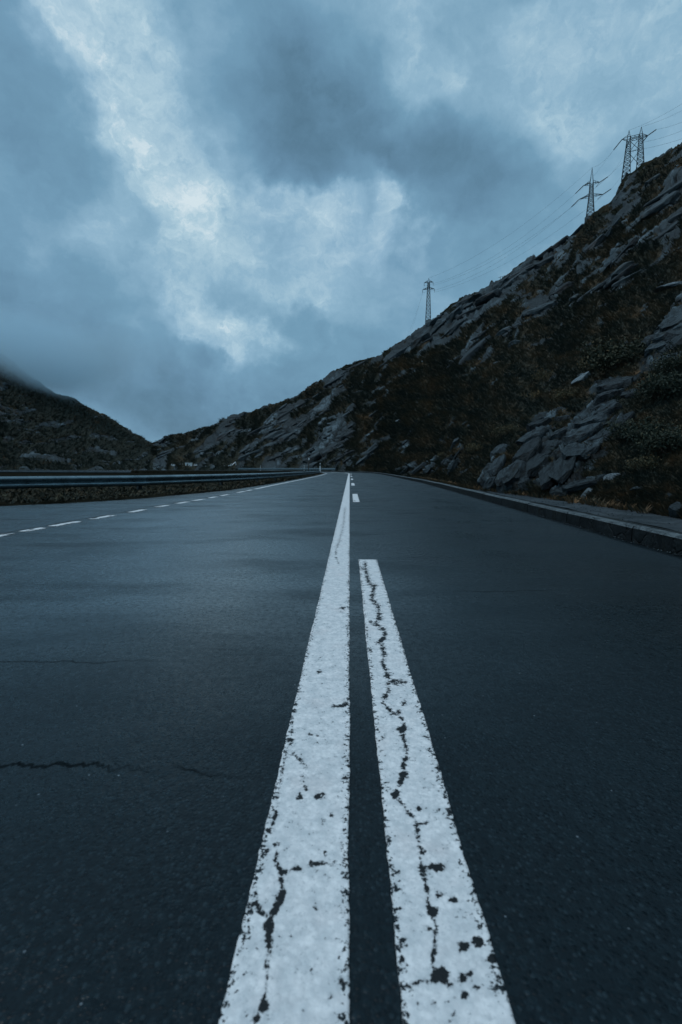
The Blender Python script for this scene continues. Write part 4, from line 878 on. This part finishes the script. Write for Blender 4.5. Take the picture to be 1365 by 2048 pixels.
for (a, b_), w in zip(((eb[4], ec[0]), (eb[2], ec[0]), (eb[3], ec[1]), (eb[1], ec[3]), (eb[0], ec[3])), ('top', 'upper left arm', 'upper right arm', 'lower right arm', 'lower left arm')):
    wire(a, b_, 1.4, 'short cable rising from the %s of the middle pylon to the twin-headed one' % w, 'cables from the middle to the twin-headed pylon')
for a, (qx, qy), w in zip((ec2[0], ec2[1], ec[2], ec[3], ec[1]), ((1500, 105), (1500, 128), (1500, 160), (1500, 182), (1500, 215)), ('topmost', 'second highest', 'third highest', 'fourth highest', 'lowest')):
    wire(a, wpoint(qx, qy, 250), 3, w + ' of the cables leaving the twin-headed pylon to the right', 'cables beyond the twin-headed pylon')
for i, (qx, qy), w in zip((0, 2), ((795, 705), (805, 700)), ('lower', 'upper')): wire(ea[i], wpoint(qx, qy, 420), 5, 'faint cable dropping from the %s left arm of the slender pylon' % w, 'cables dropping beyond the slender pylon')

# ------------------------------------------------------------------ small far things
p, _, _ = hill_at(490, 829); mb = MB()
root = empty('stone_marker', p, label='tiny square marker standing on the low ridge left of the road', cat='marker')
MB().box((0, 0, .6), (1.6, 1.6, 2.6)).build('base', M['granite_far'], root); MB().box((0, 0, 2.1), (2.1, 2.1, .4)).build('cap', M['granite_far'], root)
p, _, _ = hill_at(1006, 556)
root = empty('wooden_rail', p, label='little broken timber rail poking above the rocky ridge', cat='fence', rz=R(-20))
for x in (-1.6, 1.4): MB().beam((x, 0, -.6), (x + .2, 0, 1.7), .16).build('post', M['wood'], root)
MB().beam((-2.6, 0, 1.2), (2.6, 0, 2.1), .16).build('rail', M['wood'], root)

def place(px, py, back=0.0):
    p, _, _ = hill_at(px, py); return p
# white box trailer
p = place(380, 932); d = p.length; s = d / 1000
root = empty('site_hut', p, label='small white box hut with a dark doorway on the far flat', cat='hut', rz=R(12))
w, h = 12.5 * s, 8.0 * s
MB().box((0, 0, h * .56), (w, w * .6, h * .84)).build('wall', M['white'], root)
MB().box((-w * .18, -w * .31, h * .52), (w * .16, w * .03, h * .62)).build('door', M['dark'], root)
MB().box((0, 0, h * 1.01), (w * 1.06, w * .68, h * .06)).build('roof', M['white'], root)
MB().box((-w * .33, 0, h * .07), (w * .1, w * .5, h * .14)).build('skid', M['dark'], root); MB().box((w * .33, 0, h * .07), (w * .1, w * .5, h * .14)).build('skid', M['dark'], root)
def small_vehicle(px, py, wpx, label, grp=None, rz=0):
    p = place(px, py); s = p.length / 1000 * wpx / 5.0; root = empty('van', p + Vector((0, 0, .1)), rz, label=label, cat='van'); root.scale = (s, s, s)
    if grp: root['group'] = grp
    MB().prism([(-2.5, .35), (2.45, .35), (2.5, .9), (1.9, 1.15), (1.2, 1.95), (-2.4, 2.0)], -.9, .9).build('body', M['white'], root)
    MB().prism([(1.25, 1.2), (1.75, 1.2), (1.15, 1.85), (.5, 1.85), (.5, 1.2)], -.915, .915).build('window', M['dark'], root)
    MB().prism([(-2.0, 1.25), (-.2, 1.25), (-.2, 1.75), (-2.0, 1.75)], -.915, .915).build('window', M['dark'], root)
    for x in (-1.6, 1.6):
        for y in (-.8, .8): MB().beam((x, y - .12, .35), (x, y + .12, .35), .58, n=12).build('wheel', M['rubber'], root)
small_vehicle(348, 930, 10, 'tiny white vehicle left of the white box hut', 'tiny white vehicles on the far flat', R(8)); small_vehicle(362, 929, 8, 'tiny white vehicle between the leftmost one and the hut', 'tiny white vehicles on the far flat', R(-10)); small_vehicle(392, 931, 9, 'tiny white vehicle just right of the white box hut', 'tiny white vehicles on the far flat', R(160))
small_vehicle(414, 932, 6, 'pale rocks shaped as the smallest white vehicle, between the hut and the digger', 'tiny white vehicles on the far flat', R(20)); small_vehicle(451, 932, 7, 'tiny white vehicle just left of the digger', 'tiny white vehicles on the far flat', R(5))  # the first is a spot of pale rocks given the van shape
# digger
p = place(464, 932); s = p.length / 1000
root = empty('excavator', p, label='white digger with its arm raised on the far flat', cat='excavator'); root.scale = (s, s, s)
for y in (-2, 2):
    MB().prism([(-5, 0), (4, 0), (5, 1), (4, 2.0), (-5, 2.0), (-6, 1)], y - .7, y + .7).build('track', M['rubber'], root)
MB().prism([(-6, 2.2), (1, 2.2), (1, 4.6), (-6, 4.2)], -2.4, 2.4).build('body', M['white'], root)
MB().prism([(-2, 4.5), (1.4, 4.5), (1.0, 7.2), (-1.6, 7.2)], -2.3, -.2).build('cab', M['white'], root)
MB().prism([(-1.4, 5), (1.0, 5), (.7, 6.8), (-1.1, 6.8)], -2.35, -2.32).build('window', M['dark'], root)
MB().beam((0, .5, 3.6), (7.5, .5, 10.6), 1.9, 1.3).build('boom', M['white'], root); MB().beam((7.3, .5, 11.2), (8.6, .5, 4.0), 1.3, 1.0).build('arm', M['white'], root)
MB().prism([(7.4, 4.2), (9.4, 4.2), (9.4, 2.4), (8.2, 1.8), (7.2, 2.6)], -.5, 1.5).build('bucket', M['dark'], root)
# reflector posts at the bend
def reflector(s_, o, hgt, label):
    q = at(s_, o); root = empty('reflector_post', (float(q[0]), float(q[1]), -.05), label=label, cat='post', group='white reflector posts by the bend')
    MB().prism([(-.07, 0), (.07, 0), (.06, hgt), (-.05, hgt - .1)], -.04, .04).build('body', M['white'], root)
    MB().box((0, 0, hgt - .28), (.15, .11, .18)).build('band', M['dark'], root)
reflector(63, -3.42, 1.35, 'white reflector post where the left guardrail meets the bend'); reflector(110, 4.5, 1.2, 'tiny white reflector post behind the far guardrail'); reflector(96, 4.4, 1.2, 'small white post on the outside of the bend')
q = at(70.0, -4.4)
root = empty('marker_pole', (float(q[0]), float(q[1]), -.3), label='thin dark snow pole beside the reflector post at the bend', cat='pole')
MB().beam((0, 0, 0), (.08, 0, 2.6), .09).build('shaft', M['wood'], root); MB().box((.08, 0, 2.2), (.14, .14, .3)).build('band', M['white'], root)

# ------------------------------------------------------------------ cloud bank hugging the left mountain
m = bpy.data.materials.new('cloud_vapour'); m.use_nodes = True; g = G(m.node_tree); g.n.clear()
o_ = g.node('ShaderNodeOutputMaterial'); pv = g.node('ShaderNodeVolumePrincipled'); g.l.new(pv.outputs[0], o_.inputs['Volume'])
pos = g.node('ShaderNodeTexCoord').outputs['Object']; sp = g.node('ShaderNodeSeparateXYZ'); g.l.new(pos, sp.inputs[0])
nz = g.noise(pos, .019, 6, .62); h = g.math('ADD', sp.outputs[2], g.math('MULTIPLY', g.math('SUBTRACT', nz, .5), 50))
# thins out towards every side of the bank: an ellipsoid with a ragged rim lying on the summit
e_ = g.mapping(pos, (-262, 345, 76), (0, 0, 0), (140, 90, 34), 'TEXTURE'); dd = g.math('ADD', g.vmath('LENGTH', e_), g.math('MULTIPLY', g.math('SUBTRACT', nz, .5), 1.5))
g.l.new(g.math('MULTIPLY', g.rng(dd, 1.0, .35), .035), pv.inputs['Density']); pv.inputs['Color'].default_value = (.72, .91, 1.0, 1); pv.inputs['Anisotropy'].default_value = 0.0
import bmesh
bm = bmesh.new(); bmesh.ops.create_icosphere(bm, subdivisions=3, radius=1.3)
for v_ in bm.verts: v_.co = (v_.co.x * 140 - 262, v_.co.y * 90 + 345, v_.co.z * 34 + 76)
me = bpy.data.meshes.new('mist'); bm.to_mesh(me); bm.free(); me.materials.append(m)
obj('mist', me, kind='stuff', label='low cloud swallowing the top of the left mountain')
scene.cycles.volume_step_rate = 2.0; scene.cycles.volume_max_steps = 64; scene.cycles.volume_bounces = 6
